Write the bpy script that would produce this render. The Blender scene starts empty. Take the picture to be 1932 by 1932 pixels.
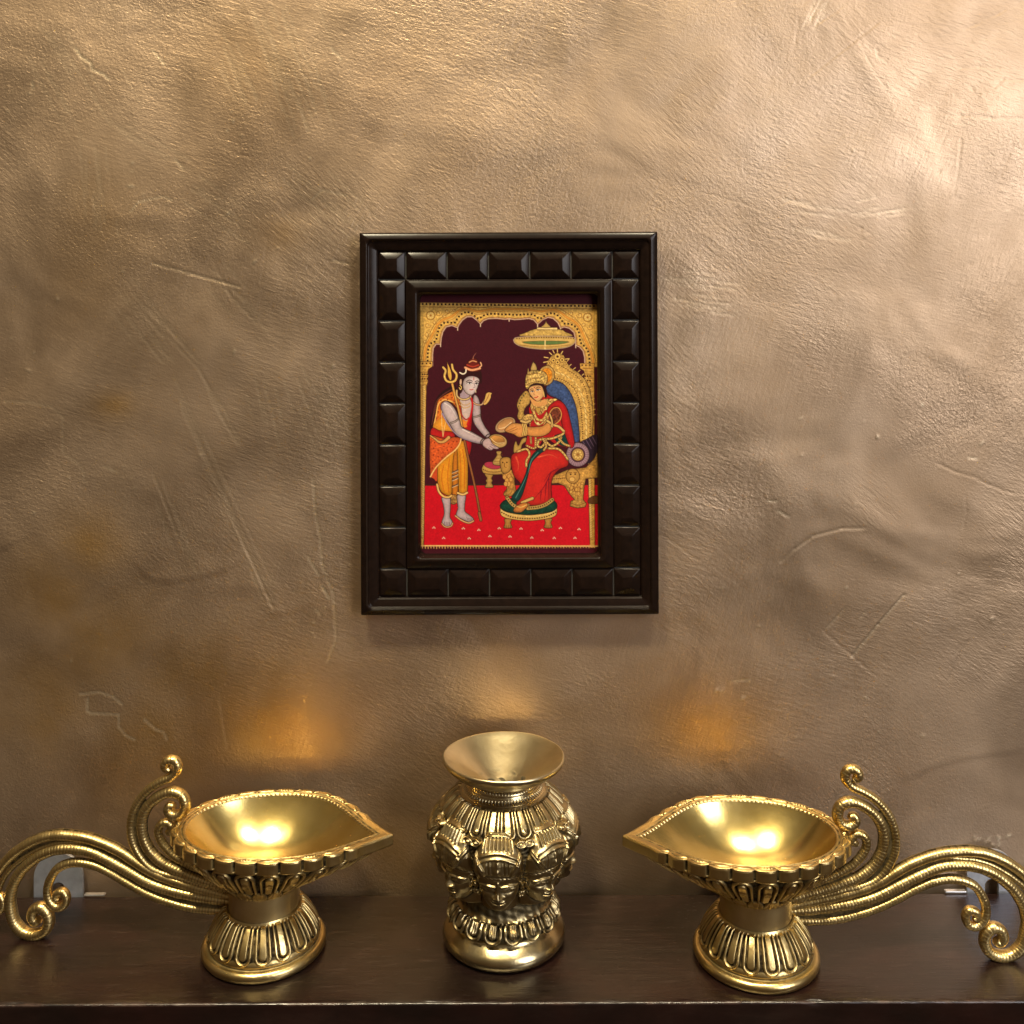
import bpy, bmesh, math, random
import numpy as np
from mathutils import Vector

rng = np.random.default_rng(7)
random.seed(7)
scene = bpy.context.scene
COL = scene.collection
PI = math.pi

# ------------------------------------------------------------------ geometry of the view (millimetres)
CAM_Y, CAM_H = -541.0, 316.4          # camera stands 541 mm in front of the shelf's back edge
F = 1932.0                            # focal length in photo pixels (photo read at 1932 px)
HOR = 560.0                           # row of the horizon
WALL_Y = 7.0                         # wall plane behind the shelf's back edge

def sstep(a, b, x):
    t = np.clip((np.asarray(x, float) - a) / (b - a), 0, 1)
    return t * t * (3 - 2 * t)

def gauss(x, s):
    return np.exp(-(x / s) ** 2)

def link(o, parent=None):
    COL.objects.link(o)
    if parent is not None:
        o.parent = parent
    return o

def empty(name, loc, rotz=0.0):
    o = bpy.data.objects.new(name, None)
    o.location = [c * 0.001 for c in loc]
    o.rotation_euler = (0, 0, rotz)
    o.empty_display_size = 0.01
    return link(o)

def tag(o, label, cat, group=None):
    o['label'] = label
    o['category'] = cat
    if group:
        o['group'] = group

def mesh_raw(name, verts, quads, mat, parent=None, attrs=None, smooth=True, tris=None):
    me = bpy.data.meshes.new(name)
    verts = np.asarray(verts, np.float32) * 0.001
    quads = np.asarray(quads, np.int32).reshape(-1, 4)
    nq = len(quads)
    loops = quads.ravel()
    tot = np.full(nq, 4, np.int32)
    if tris is not None and len(tris):
        tris = np.asarray(tris, np.int32).reshape(-1, 3)
        loops = np.concatenate([loops, tris.ravel()])
        tot = np.concatenate([tot, np.full(len(tris), 3, np.int32)])
    me.vertices.add(len(verts))
    me.vertices.foreach_set('co', verts.ravel())
    me.loops.add(len(loops))
    me.loops.foreach_set('vertex_index', loops.astype(np.int32))
    me.polygons.add(len(tot))
    start = np.zeros(len(tot), np.int32)
    start[1:] = np.cumsum(tot)[:-1]
    me.polygons.foreach_set('loop_start', start)
    me.polygons.foreach_set('loop_total', tot)
    me.polygons.foreach_set('use_smooth', np.full(len(tot), smooth, bool))
    me.update(calc_edges=True)
    if attrs:
        for k, v in attrs.items():
            v = np.asarray(v, np.float32)
            if v.ndim == 1:
                a = me.attributes.new(k, 'FLOAT', 'POINT')
                a.data.foreach_set('value', v)
            else:
                a = me.attributes.new(k, 'FLOAT_COLOR', 'POINT')
                a.data.foreach_set('color', v.ravel())
    me.materials.append(mat)
    me.validate()
    o = bpy.data.objects.new(name, me)
    return link(o, parent)

def grid_quads(n, m, cu, cv=False, off=0):
    iu = np.arange(n if cu else n - 1)
    iv = np.arange(m if cv else m - 1)
    A, B = np.meshgrid(iu, iv, indexing='ij')
    A2, B2 = (A + 1) % n, (B + 1) % m
    return np.stack([A * m + B, A2 * m + B, A2 * m + B2, A * m + B2], -1).reshape(-1, 4) + off

def blur(h, ru, rv, wrap):
    out = h
    for ax, r in ((0, ru), (1, rv)):
        if r < 1:
            continue
        mode = 'wrap' if (wrap and ax == 0) else 'edge'
        pad = [(0, 0), (0, 0)]
        pad[ax] = (r, r)
        for _ in range(2):
            p = np.pad(out, pad, mode=mode)
            c = np.cumsum(p, axis=ax)
            z = np.zeros_like(np.take(c, [0], axis=ax))
            c = np.concatenate([z, c], axis=ax)
            k = 2 * r + 1
            L = out.shape[ax]
            hi = np.take(c, np.arange(k, k + L), axis=ax)
            lo = np.take(c, np.arange(0, L), axis=ax)
            out = (hi - lo) / k
    return out

def grid_normals(P, cu, ref):
    if cu:
        du = np.roll(P, -1, 0) - np.roll(P, 1, 0)
    else:
        du = np.gradient(P, axis=0)
    dv = np.gradient(P, axis=1)
    N = np.cross(du, dv)
    N /= np.linalg.norm(N, axis=-1, keepdims=True) + 1e-9
    s = np.sign((N * ref).sum(-1, keepdims=True))
    s[s == 0] = 1
    return N * s

def relief_grid(name, P, h, mat, parent, cu=True, ref=None, pat=None, cav=3.0, rb=(3, 3), flat=0.0):
    """grid of points P (n,m,3) pushed along its normals by h; tarnish sits in the engraved grooves"""
    if ref is None:
        ref = P * np.array([1, 1, 0]) + np.array([0, 0, 1e-3])
    N = grid_normals(P, cu, ref)
    c = np.clip((blur(h, rb[0], rb[1], cu) - h) * cav, 0, 1)
    if pat is not None:
        c = np.clip(c + pat, 0, 1)
    V = P + N * h[..., None]
    n, m = h.shape
    return mesh_raw(name, V.reshape(-1, 3), grid_quads(n, m, cu), mat, parent, {'patina': c.ravel()})

def resample(pts, n, closed=False):
    """Catmull-Rom through pts, n points evenly spaced by arc length"""
    p = np.asarray(pts, float)
    if closed:
        q = np.vstack([p[-1], p, p[0], p[1]])
    else:
        q = np.vstack([2 * p[0] - p[1], p, 2 * p[-1] - p[-2]])
    out = []
    for i in range(1, len(q) - 2):
        t = np.linspace(0, 1, 24, endpoint=False)[:, None]
        a, b, c, d = q[i - 1], q[i], q[i + 1], q[i + 2]
        out.append(0.5 * (2 * b + (c - a) * t + (2 * a - 5 * b + 4 * c - d) * t ** 2 + (3 * b - a - 3 * c + d) * t ** 3))
    out = np.vstack(out + [q[-2][None]])
    s = np.concatenate([[0], np.cumsum(np.linalg.norm(np.diff(out, axis=0), axis=1))])
    t = np.linspace(0, s[-1], n + 1)[:-1] if closed else np.linspace(0, s[-1], n)
    return np.stack([np.interp(t, s, out[:, k]) for k in range(out.shape[1])], -1)

# ------------------------------------------------------------------ materials
def new_mat(name):
    m = bpy.data.materials.new(name)
    m.use_nodes = True
    nt = m.node_tree
    nt.nodes.clear()
    out = nt.nodes.new('ShaderNodeOutputMaterial')
    b = nt.nodes.new('ShaderNodeBsdfPrincipled')
    nt.links.new(b.outputs[0], out.inputs[0])
    return m, nt, b

def nd(nt, typ, **kw):
    n = nt.nodes.new(typ)
    for k, v in kw.items():
        if k in n.bl_rna.properties:
            setattr(n, k, v)
        else:
            n.inputs[k.replace('_', ' ')].default_value = v
    return n

def L(nt, a, ao, b, bi):
    nt.links.new(a.outputs[ao], b.inputs[bi])

def ramp(nt, src, so, stops):
    r = nt.nodes.new('ShaderNodeValToRGB')
    e = r.color_ramp.elements
    e[0].position, e[0].color = stops[0][0], (*stops[0][1], 1)
    e[1].position, e[1].color = stops[-1][0], (*stops[-1][1], 1)
    for p, c in stops[1:-1]:
        x = e.new(p)
        x.color = (*c, 1)
    nt.links.new(src.outputs[so], r.inputs[0])
    return r

def g3(v):
    return (v, v, v)

def obj_noise(nt, scale, detail=4, rough=0.55, mapscale=(1, 1, 1), rot=(0, 0, 0), dist=0.0):
    tc = nd(nt, 'ShaderNodeTexCoord')
    mp = nd(nt, 'ShaderNodeMapping', vector_type='TEXTURE')
    mapscale = tuple(1.0 / m for m in mapscale)
    mp.inputs['Scale'].default_value = mapscale
    mp.inputs['Rotation'].default_value = rot
    L(nt, tc, 'Object', mp, 'Vector')
    n = nd(nt, 'ShaderNodeTexNoise', Scale=scale, Detail=detail, Roughness=rough, Distortion=dist)
    L(nt, mp, 'Vector', n, 'Vector')
    return n

def math_node(nt, op, a, b=None, clamp=False):
    m = nt.nodes.new('ShaderNodeMath')
    m.operation = op
    m.use_clamp = clamp
    for i, v in enumerate((a, b)):
        if v is None:
            continue
        if isinstance(v, tuple):
            nt.links.new(v[0].outputs[v[1]], m.inputs[i])
        else:
            m.inputs[i].default_value = v
    return m

def mixc(nt, fac, a, b):
    m = nt.nodes.new('ShaderNodeMix')
    m.data_type = 'RGBA'
    for sock, v in ((m.inputs[0], fac), (m.inputs[6], a), (m.inputs[7], b)):
        if isinstance(v, tuple) and hasattr(v[0], 'outputs'):
            nt.links.new(v[0].outputs[v[1]], sock)
        elif isinstance(v, tuple):
            sock.default_value = (*v, 1)
        else:
            sock.default_value = v
    return m

def brass(name, c1, c2, rough=0.27, rvar=0.12, dark=(0.014, 0.009, 0.004), bump=0.05, stain=0.0, coarse=0.0):
    m, nt, b = new_mat(name)
    n1 = obj_noise(nt, 70, 5, 0.6)
    n2 = obj_noise(nt, 900, 3, 0.6)
    r1 = ramp(nt, n1, 'Fac', [(0.3, c1), (0.7, c2)])
    at = nd(nt, 'ShaderNodeAttribute', attribute_name='patina')
    nz = obj_noise(nt, 450, 4, 0.6)
    nzr = math_node(nt, 'MULTIPLY_ADD', (nz, 'Fac'), 0.9)
    nzr.inputs[2].default_value = 0.5
    pat = math_node(nt, 'MULTIPLY', (at, 'Fac'), (nzr, 0), True)
    if stain > 0:
        ns = obj_noise(nt, 130, 4, 0.6, dist=0.4)
        sr = ramp(nt, ns, 'Fac', [(0.70 - stain * 0.1, g3(0)), (0.78 - stain * 0.1, g3(0.8))])
        pat = math_node(nt, 'MAXIMUM', (pat, 0), (sr, 0), True)
    mx = mixc(nt, (pat, 0), (r1, 0), dark)
    L(nt, mx, 2, b, 'Base Color')
    met = math_node(nt, 'MULTIPLY_ADD', (pat, 0), -0.15)
    met.inputs[2].default_value = 1.0
    L(nt, met, 0, b, 'Metallic')
    ro = math_node(nt, 'MULTIPLY_ADD', (n1, 'Fac'), rvar)
    ro.inputs[2].default_value = rough - rvar * 0.5
    ro2 = math_node(nt, 'MULTIPLY_ADD', (pat, 0), 0.35)
    L(nt, ro, 0, ro2, 2)
    L(nt, ro2, 0, b, 'Roughness')
    bp = nd(nt, 'ShaderNodeBump', Strength=1.0, Distance=0.0001 * bump * 3)
    L(nt, n2, 'Fac', bp, 'Height')
    last = bp
    if coarse > 0:
        n3 = obj_noise(nt, 260, 3, 0.55)
        bp2 = nd(nt, 'ShaderNodeBump', Strength=1.0, Distance=0.0004 * coarse)
        L(nt, n3, 'Fac', bp2, 'Height')
        L(nt, bp, 0, bp2, 'Normal')
        last = bp2
    L(nt, last, 0, b, 'Normal')
    return m

M_BRASS = brass('antique_brass', (0.56, 0.41, 0.16), (0.69, 0.52, 0.235), 0.30, 0.14, coarse=0.5)
M_BOWL = brass('satin_brass', (0.78, 0.58, 0.185), (0.86, 0.67, 0.26), 0.225, 0.06, bump=0.03, coarse=0.10)
M_STEM = brass('worn_brass', (0.66, 0.49, 0.21), (0.78, 0.60, 0.29), 0.40, 0.10, bump=0.04, coarse=0.2)
M_VASE = brass('cast_brass', (0.32, 0.245, 0.12), (0.48, 0.38, 0.20), 0.30, 0.12, dark=(0.016, 0.011, 0.005), coarse=0.6)
M_VASE_PLAIN = brass('polished_brass', (0.48, 0.385, 0.20), (0.60, 0.49, 0.28), 0.24, 0.10, coarse=0.25)
M_VASE_CUP = brass('spotted_brass', (0.50, 0.41, 0.24), (0.62, 0.53, 0.33), 0.31, 0.08, dark=(0.012, 0.009, 0.006), stain=0.0, coarse=0.25)

def wood(name, c1, c2, scale, mscale, rough, rv, bump):
    m, nt, b = new_mat(name)
    n = obj_noise(nt, scale, 6, 0.62, mscale)
    n2 = obj_noise(nt, scale * 0.25, 4, 0.6)
    r = ramp(nt, n, 'Fac', [(0.32, c1), (0.72, c2)])
    mx = mixc(nt, (n2, 'Fac'), (r, 0), c1)
    L(nt, mx, 2, b, 'Base Color')
    ro = math_node(nt, 'MULTIPLY_ADD', (n2, 'Fac'), rv)
    ro.inputs[2].default_value = rough - rv / 2
    L(nt, ro, 0, b, 'Roughness')
    bp = nd(nt, 'ShaderNodeBump', Strength=1.0, Distance=bump)
    L(nt, n, 'Fac', bp, 'Height')
    L(nt, bp, 0, b, 'Normal')
    return m, nt, b, n2

M_FRAME, _nt, _b, _n = wood('dark_lacquered_wood', (0.0062, 0.0036, 0.0027), (0.0165, 0.0085, 0.0056), 260, (1, 1, 1), 0.22, 0.08, 0.00002)
_b.inputs['Specular IOR Level'].default_value = 0.13

def shelf_mat():
    m, nt, b = new_mat('stained_shelf_wood')
    grain = obj_noise(nt, 55, 8, 0.65, (0.35, 5, 1))
    fine = obj_noise(nt, 420, 4, 0.7, (0.25, 3, 1))
    blot = obj_noise(nt, 16, 5, 0.6, (1, 2.2, 1))
    base = ramp(nt, grain, 'Fac', [(0.30, (0.0045, 0.0026, 0.0022)), (0.55, (0.0105, 0.0060, 0.0048)), (0.8, (0.026, 0.016, 0.012))])
    red = ramp(nt, blot, 'Fac', [(0.40, (0.0048, 0.0021, 0.0018)), (0.66, (0.019, 0.0052, 0.0040))])
    mx = mixc(nt, 0.45, (base, 0), (red, 0))
    # worn chips: pale flecks and thin pale scuffs that lie along the grain
    sc = obj_noise(nt, 240, 3, 0.5, (0.30, 2.2, 1), (0, 0, 0.10))
    scr = ramp(nt, sc, 'Fac', [(0.58, g3(0)), (0.76, g3(0.5))])
    sm0 = math_node(nt, 'MULTIPLY', (scr, 0), (blot, 'Fac'))
    ats = nd(nt, 'ShaderNodeAttribute', attribute_name='scuff')
    sm = math_node(nt, 'MULTIPLY', (sm0, 0), (ats, 'Fac'))
    mx2 = mixc(nt, (sm, 0), (mx, 2), (0.075, 0.050, 0.040))
    at = nd(nt, 'ShaderNodeAttribute', attribute_name='wear')
    wn = obj_noise(nt, 190, 5, 0.65, (0.5, 1, 1))
    wr = ramp(nt, wn, 'Fac', [(0.47, g3(0)), (0.66, g3(1))])
    wm = math_node(nt, 'MULTIPLY', (at, 'Fac'), (wr, 0), True)
    mx3 = mixc(nt, (wm, 0), (mx2, 2), (0.055, 0.032, 0.024))
    L(nt, mx3, 2, b, 'Base Color')
    ro = math_node(nt, 'MULTIPLY_ADD', (fine, 'Fac'), 0.22)
    ro.inputs[2].default_value = 0.13
    L(nt, ro, 0, b, 'Roughness')
    b.inputs['Specular IOR Level'].default_value = 0.5
    bp = nd(nt, 'ShaderNodeBump', Strength=1.0, Distance=0.00010)
    L(nt, fine, 'Fac', bp, 'Height')
    bp2 = nd(nt, 'ShaderNodeBump', Strength=1.0, Distance=0.00022)
    L(nt, grain, 'Fac', bp2, 'Height')
    L(nt, bp, 0, bp2, 'Normal')
    L(nt, bp2, 0, b, 'Normal')
    return m

M_SHELF = shelf_mat()

def wall_mat():
    m, nt, b = new_mat('bronze_wall_paint')
    big = obj_noise(nt, 7, 4, 0.55, (1, 1, 1), dist=0.6)
    mid = obj_noise(nt, 26, 5, 0.6, (1, 1, 0.6), (0, 0.5, 0), 0.4)
    c = ramp(nt, big, 'Fac', [(0.28, (0.300, 0.206, 0.128)), (0.50, (0.375, 0.270, 0.180)), (0.74, (0.440, 0.330, 0.238))])
    c2 = ramp(nt, mid, 'Fac', [(0.28, (0.300, 0.206, 0.128)), (0.74, (0.450, 0.332, 0.232))])
    mx = mixc(nt, 0.45, (c, 0), (c2, 0))
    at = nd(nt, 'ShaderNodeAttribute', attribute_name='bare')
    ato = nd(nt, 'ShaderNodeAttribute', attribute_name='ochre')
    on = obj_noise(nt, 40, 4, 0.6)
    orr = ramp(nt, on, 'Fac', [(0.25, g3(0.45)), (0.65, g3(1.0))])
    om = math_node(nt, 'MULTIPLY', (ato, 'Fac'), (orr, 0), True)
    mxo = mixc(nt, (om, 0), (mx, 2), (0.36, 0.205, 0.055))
    mxb = mixc(nt, (at, 'Fac'), (mxo, 2), (0.80, 0.66, 0.46))  # pale highlight painted into the colour of scratches and raised specks
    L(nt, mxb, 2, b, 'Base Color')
    b.inputs['Metallic'].default_value = 0.88
    rp = obj_noise(nt, 12, 4, 0.6, (1, 1, 1), (0, 0.8, 0), 0.5)
    ro = ramp(nt, rp, 'Fac', [(0.38, g3(0.40)), (0.62, g3(0.54))])
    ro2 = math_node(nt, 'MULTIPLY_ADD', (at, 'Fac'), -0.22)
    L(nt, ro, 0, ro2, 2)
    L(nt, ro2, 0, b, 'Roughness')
    # relief of the hand-laid paint: orange-peel grain, trowel drag in three directions
    def masked(n, scale, lo, hi, seedrot):
        k = obj_noise(nt, scale, 3, 0.5, (1, 1, 1), seedrot, 0.3)
        r = ramp(nt, k, 'Fac', [(lo, g3(0.0)), (hi, g3(1.0))])
        return math_node(nt, 'MULTIPLY', (n, 'Fac'), (r, 0))
    g1 = obj_noise(nt, 600, 4, 0.6, dist=0.5)
    a1 = masked(g1, 9, 0.42, 0.60, (0.3, 0.1, 0.2))
    g2 = obj_noise(nt, 680, 3, 0.6, (1, 1, 0.2), (0, 0.40, 0), 0.4)
    a2 = masked(g2, 9, 0.42, 0.66, (1.3, 0.7, 0.2))
    g3n = obj_noise(nt, 680, 3, 0.6, (0.22, 1, 1.0), (0, 0.30, 0), 0.5)
    a3 = masked(g3n, 8, 0.42, 0.66, (0.2, 2.7, 1.2))
    g4 = obj_noise(nt, 680, 3, 0.6, (1, 1, 0.2), (0, -0.85, 0), 0.4)
    a4 = masked(g4, 10, 0.46, 0.66, (2.2, 0.3, 0.9))
    und = obj_noise(nt, 14, 2, 0.45, dist=0.6)
    prev = None
    for node, sock, dist in ((und, 'Fac', 0.0030), (a1, 0, 0.00029), (a2, 0, 0.00027), (a3, 0, 0.00026), (a4, 0, 0.00025)):
        bp = nd(nt, 'ShaderNodeBump', Strength=1.0, Distance=dist)
        L(nt, node, sock, bp, 'Height')
        if prev is not None:
            L(nt, prev, 0, bp, 'Normal')
        prev = bp
    g5 = obj_noise(nt, 1100, 3, 0.6)
    bp = nd(nt, 'ShaderNodeBump', Strength=1.0, Distance=0.00008)
    L(nt, g5, 'Fac', bp, 'Height')
    L(nt, prev, 0, bp, 'Normal')
    L(nt, bp, 0, b, 'Normal')
    return m

M_WALL = wall_mat()

def simple(name, col, rough, metal=0.0):
    m, nt, b = new_mat(name)
    n = obj_noise(nt, 180, 4, 0.6)
    r = ramp(nt, n, 'Fac', [(0.3, tuple(c * 0.8 for c in col)), (0.7, tuple(min(1, c * 1.15) for c in col))])
    L(nt, r, 0, b, 'Base Color')
    b.inputs['Roughness'].default_value = rough
    b.inputs['Metallic'].default_value = metal
    return m

M_STEEL = simple('galvanised_steel', (0.36, 0.38, 0.43), 0.42, 0.7)
M_STEEL_EDGE = simple('bright_steel', (0.62, 0.62, 0.63), 0.3, 0.9)
M_DUST = simple('dusty_wood', (0.030, 0.028, 0.024), 0.7)
M_BACK = simple('frame_backing_board', (0.05, 0.035, 0.025), 0.8)

def print_mat():
    m, nt, b = new_mat('painted_print')
    at = nd(nt, 'ShaderNodeAttribute', attribute_name='paint')
    L(nt, at, 'Color', b, 'Base Color')
    n = obj_noise(nt, 1400, 3, 0.6)
    bp = nd(nt, 'ShaderNodeBump', Strength=1.0, Distance=0.00006)
    L(nt, n, 'Fac', bp, 'Height')
    L(nt, bp, 0, b, 'Normal')
    b.inputs['Roughness'].default_value = 0.55
    b.inputs['Specular IOR Level'].default_value = 0.12
    return m

M_PRINT = print_mat()

# ------------------------------------------------------------------ wall: one sheet with real relief
def build_wall():
    xf = np.arange(-320, 320.01, 0.8)
    zf = np.arange(-20, 510.01, 0.8)
    xs = np.concatenate([np.linspace(-1500, -340, 24), xf, np.linspace(340, 1500, 24)])
    zs = np.concatenate([np.linspace(-500, -40, 10), zf, np.linspace(530, 1300, 16)])
    X, Z = np.meshgrid(xs, zs, indexing='ij')
    H = np.zeros_like(X)                 # towards the room, mm
    B = np.zeros_like(X)  # mask for glints put into the paint colour
    # slow hand-trowelled undulation
    for _ in range(26):
        k = rng.uniform(0.008, 0.045)
        a = rng.uniform(0, PI)
        H += 0.0085 / k * 0.35 * np.sin(k * (X * math.cos(a) + Z * math.sin(a)) + rng.uniform(0, 6.28)) * 0.35
    k4 = (WALL_Y - CAM_Y) / F

    def wp(p):                            # photo pixel (1932) -> wall mm
        return np.array([(p[0] - 966) * k4, CAM_H - (p[1] - HOR) * k4])

    def seg(p, q, depth, w, lip=0.35, bare=0.0, taper=True):
        p, q = wp(p), wp(q)
        pad = 5 * w + 1
        i0, i1 = np.searchsorted(xs, [min(p[0], q[0]) - pad, max(p[0], q[0]) + pad])
        j0, j1 = np.searchsorted(zs, [min(p[1], q[1]) - pad, max(p[1], q[1]) + pad])
        if i1 <= i0 or j1 <= j0:
            return
        x, z = X[i0:i1, j0:j1], Z[i0:i1, j0:j1]
        d = q - p
        ln = np.hypot(*d) + 1e-6
        t = np.clip(((x - p[0]) * d[0] + (z - p[1]) * d[1]) / ln ** 2, 0, 1)
        sd = ((x - p[0]) * d[1] - (z - p[1]) * d[0]) / ln
        dist = np.hypot(x - p[0] - t * d[0], z - p[1] - t * d[1])
        f = (1 - np.abs(2 * t - 1) ** 4 * 0.85) if taper else 1.0
        depth = depth * 0.52
        H[i0:i1, j0:j1] += f * (-depth * gauss(dist, w) + depth * lip * gauss(dist - 1.9 * w, 0.8 * w) * (sd > 0))
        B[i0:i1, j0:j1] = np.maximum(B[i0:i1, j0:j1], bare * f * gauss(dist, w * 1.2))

    def line(pts, depth, w, **kw):
        pts = [np.array(p, float) for p in pts]
        for a, b in zip(pts[:-1], pts[1:]):
            seg(a, b, depth, w, taper=len(pts) == 2, **kw)

    def bundle(p, q, n, spread, depth, w, bend=0):
        p, q = np.array(p, float), np.array(q, float)
        d = (q - p) / np.hypot(*(q - p))
        nn = np.array([-d[1], d[0]])
        for _ in range(n):
            o = rng.normal(0, spread)
            t0, t1 = sorted(rng.uniform(0, 1, 2))
            if t1 - t0 < 0.2:
                t1 = min(1, t0 + 0.35)
            j = rng.normal(0, spread * 0.12)
            a = p + (q - p) * t0 + nn * o
            b = p + (q - p) * t1 + nn * (o + j)
            mid = (a + b) / 2 + nn * bend * (t1 - t0)
            dd = depth * rng.uniform(0.4, 1.2)
            for u, v in ((a, mid), (mid, b)):
                seg(u, v, dd, w * rng.uniform(0.8, 1.3), bare=0.12, taper=False)

    def bump(p, r, h, bare=0.5):
        c = wp(p)
        r = r * rng.uniform(0.45, 0.8)
        h = h * rng.uniform(0.25, 0.6)
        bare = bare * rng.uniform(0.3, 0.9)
        ang, el = rng.uniform(0, PI), rng.uniform(0.4, 1.0)
        i0, i1 = np.searchsorted(xs, [c[0] - 4 * r - 1, c[0] + 4 * r + 1])
        j0, j1 = np.searchsorted(zs, [c[1] - 4 * r - 1, c[1] + 4 * r + 1])
        x, z = X[i0:i1, j0:j1] - c[0], Z[i0:i1, j0:j1] - c[1]
        dd = np.hypot((x * math.cos(ang) + z * math.sin(ang)) * el, z * math.cos(ang) - x * math.sin(ang))
        H[i0:i1, j0:j1] += h * gauss(dd, r)
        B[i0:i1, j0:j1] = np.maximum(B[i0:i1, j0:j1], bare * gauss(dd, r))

    def fold(pts, h, w):                  # a soft lap of paint: raised edge dying out on its upper side
        pts = np.array(pts, float)
        q = resample(pts, 40)
        best = np.full(X.shape, 1e9)
        c = np.array([wp(p) for p in q])
        i0, i1 = np.searchsorted(xs, [c[:, 0].min() - 40, c[:, 0].max() + 40])
        j0, j1 = np.searchsorted(zs, [c[:, 1].min() - 40, c[:, 1].max() + 40])
        x, z = X[i0:i1, j0:j1], Z[i0:i1, j0:j1]
        zc = np.interp(x, c[:, 0], c[:, 1])
        ends = sstep(c[0, 0] - 3, c[0, 0] + 12, x) * (1 - sstep(c[-1, 0] - 12, c[-1, 0] + 3, x))
        up = z - zc
        H[i0:i1, j0:j1] += ends * 0.55 * h * sstep(-2.2, 2.8, up) * np.exp(-np.clip(up, 0, None) / w)

    a = lambda x, y: (x * 0.3541, y * 0.3541)                                   # crop, upper left
    c = lambda x, y: (x * 0.3914, 684.2 + y * 0.3914)                           # crop, lower left
    r = lambda x, y: (1247.8 + x * 0.3541, y * 0.3541)                          # crop, upper right
    e = lambda x, y: (1247.8 + x * 0.4472, 684.2 + y * 0.4472)                  # crop, lower right
    line([a(815, 1395), a(1030, 1455), a(1280, 1525)], 0.55, 0.55, bare=0.3)
    line([a(1755, 1380), a(1880, 1408)], 0.4, 0.5, bare=0.3)
    line([a(1110, 1330), a(1190, 1490), a(1255, 1630)], 0.25, 0.45)
    line([a(1425, 1250), a(1410, 1400), a(1390, 1510)], 0.2, 0.45)
    line([a(585, 850), a(600, 1030)], 0.2, 0.4)
    line([a(930, 830), a(985, 905)], 0.3, 0.5, bare=0.4)
    line([a(1520, 540), a(1500, 740), a(1545, 1000)], 0.12, 0.4)
    bundle(a(1160, 190), a(1320, 560), 12, 14, 0.16, 0.45)
    bundle(a(1400, 0), a(1650, 700), 22, 30, 0.10, 0.45)
    bundle(a(560, 650), a(1010, 900), 9, 9, 0.14, 0.45)
    bundle(a(740, 1600), a(1050, 1932), 10, 12, 0.2, 0.45)
    bundle(a(1050, 1380), a(1420, 1780), 12, 12, 0.14, 0.45)
    bundle(a(600, 1560), a(900, 1932), 16, 30, 0.10, 0.45)
    bundle(a(500, 760), a(540, 1250), 12, 16, 0.12, 0.45)
    bundle(a(1500, 900), a(1932, 1300), 14, 30, 0.10, 0.4)
    bundle(a(1000, 1000), a(1400, 1250), 14, 30, 0.10, 0.4)
    bundle(a(200, 100), a(560, 700), 14, 40, 0.08, 0.4)
    line([a(410, 250), a(435, 290), a(490, 330), a(500, 365), a(560, 390), a(585, 415)], 0.4, 0.5, bare=0.7)
    line([a(585, 415), a(650, 455), a(720, 500)], 0.15, 0.5)
    line([a(820, 265), a(850, 300), a(885, 340)], 0.3, 0.45, bare=0.5)
    line([a(180, 420), a(182, 470)], 0.35, 0.5, bare=0.6)
    line([a(1765, 245), a(1830, 320)], 0.3, 0.45, bare=0.5)
    for p in [(710, 860), (705, 905), (1240, 590), (1245, 640), (1215, 690), (45, 585), (305, 1585), (700, 985), (765, 1030),
              (1655, 840), (1650, 965), (1700, 1000), (735, 1075), (895, 1080), (1220, 1130), (1480, 1320), (1355, 1390),
              (55, 1795), (178, 1870), (495, 580), (1290, 720), (1245, 1870), (655, 1440), (160, 490)]:
        bump(a(*p), rng.uniform(0.5, 1.1), rng.uniform(0.35, 0.8), 0.8)
    line([a(1665, 1060), a(1720, 1010), a(1850, 1040)], 0.2, 0.45, bare=0.4)
    line([a(700, 1120), a(740, 1070), a(870, 1040), a(920, 1060)], 0.25, 0.45, bare=0.4)
    line([a(1240, 810), a(1345, 835), a(1330, 870)], 0.25, 0.5)
    # lower left
    bundle(c(780, 20), c(1310, 1190), 16, 9, 0.22, 0.45)
    bundle(c(930, 0), c(1150, 390), 8, 5, 0.2, 0.45)
    bundle(c(700, 480), c(920, 1050), 9, 8, 0.16, 0.45)
    bundle(c(1500, 0), c(1660, 420), 22, 22, 0.12, 0.45)
    bundle(c(1250, 0), c(1330, 400), 10, 18, 0.1, 0.45)
    fold([c(640, 950), c(700, 1030), c(800, 1052), c(950, 1030), c(1060, 1005), c(1190, 940)], 0.85, 9)
    fold([c(1240, 1160), c(1300, 1205), c(1360, 1212), c(1450, 1185), c(1560, 1130)], 0.8, 9)
    fold([c(-100, 930), c(30, 880), c(150, 820)], 0.8, 10)
    line([c(1505, 560), c(1515, 720), c(1540, 850), c(1545, 960), c(1560, 1010), c(1600, 1110), c(1612, 1330), c(1570, 1440)], 0.3, 0.5, bare=0.35)
    line([c(1475, 930), c(1540, 1035)], 0.35, 0.45, bare=0.6)
    line([c(1542, 1070), c(1585, 1140)], 0.5, 0.5, bare=0.8)
    line([c(1515, 1185), c(1540, 1220)], 0.4, 0.5, bare=0.7)
    line([c(415, 1610), c(413, 1670), c(430, 1683), c(565, 1688)], 0.45, 0.5, bare=0.75)
    line([c(380, 1590), c(470, 1580), c(540, 1605), c(580, 1640)], 0.4, 0.5, bare=0.7)
    line([c(565, 1688), c(565, 1750), c(600, 1790), c(640, 1810)], 0.35, 0.5, bare=0.6)
    line([c(690, 1715), c(740, 1760), c(780, 1775), c(795, 1810)], 0.35, 0.5, bare=0.6)
    line([c(20, 178), c(140, 182), c(250, 205), c(300, 250), c(302, 430), c(390, 490), c(405, 570)], 0.18, 0.5, bare=0.2)
    line([c(490, 488), c(570, 525)], 0.25, 0.45, bare=0.5)
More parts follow.
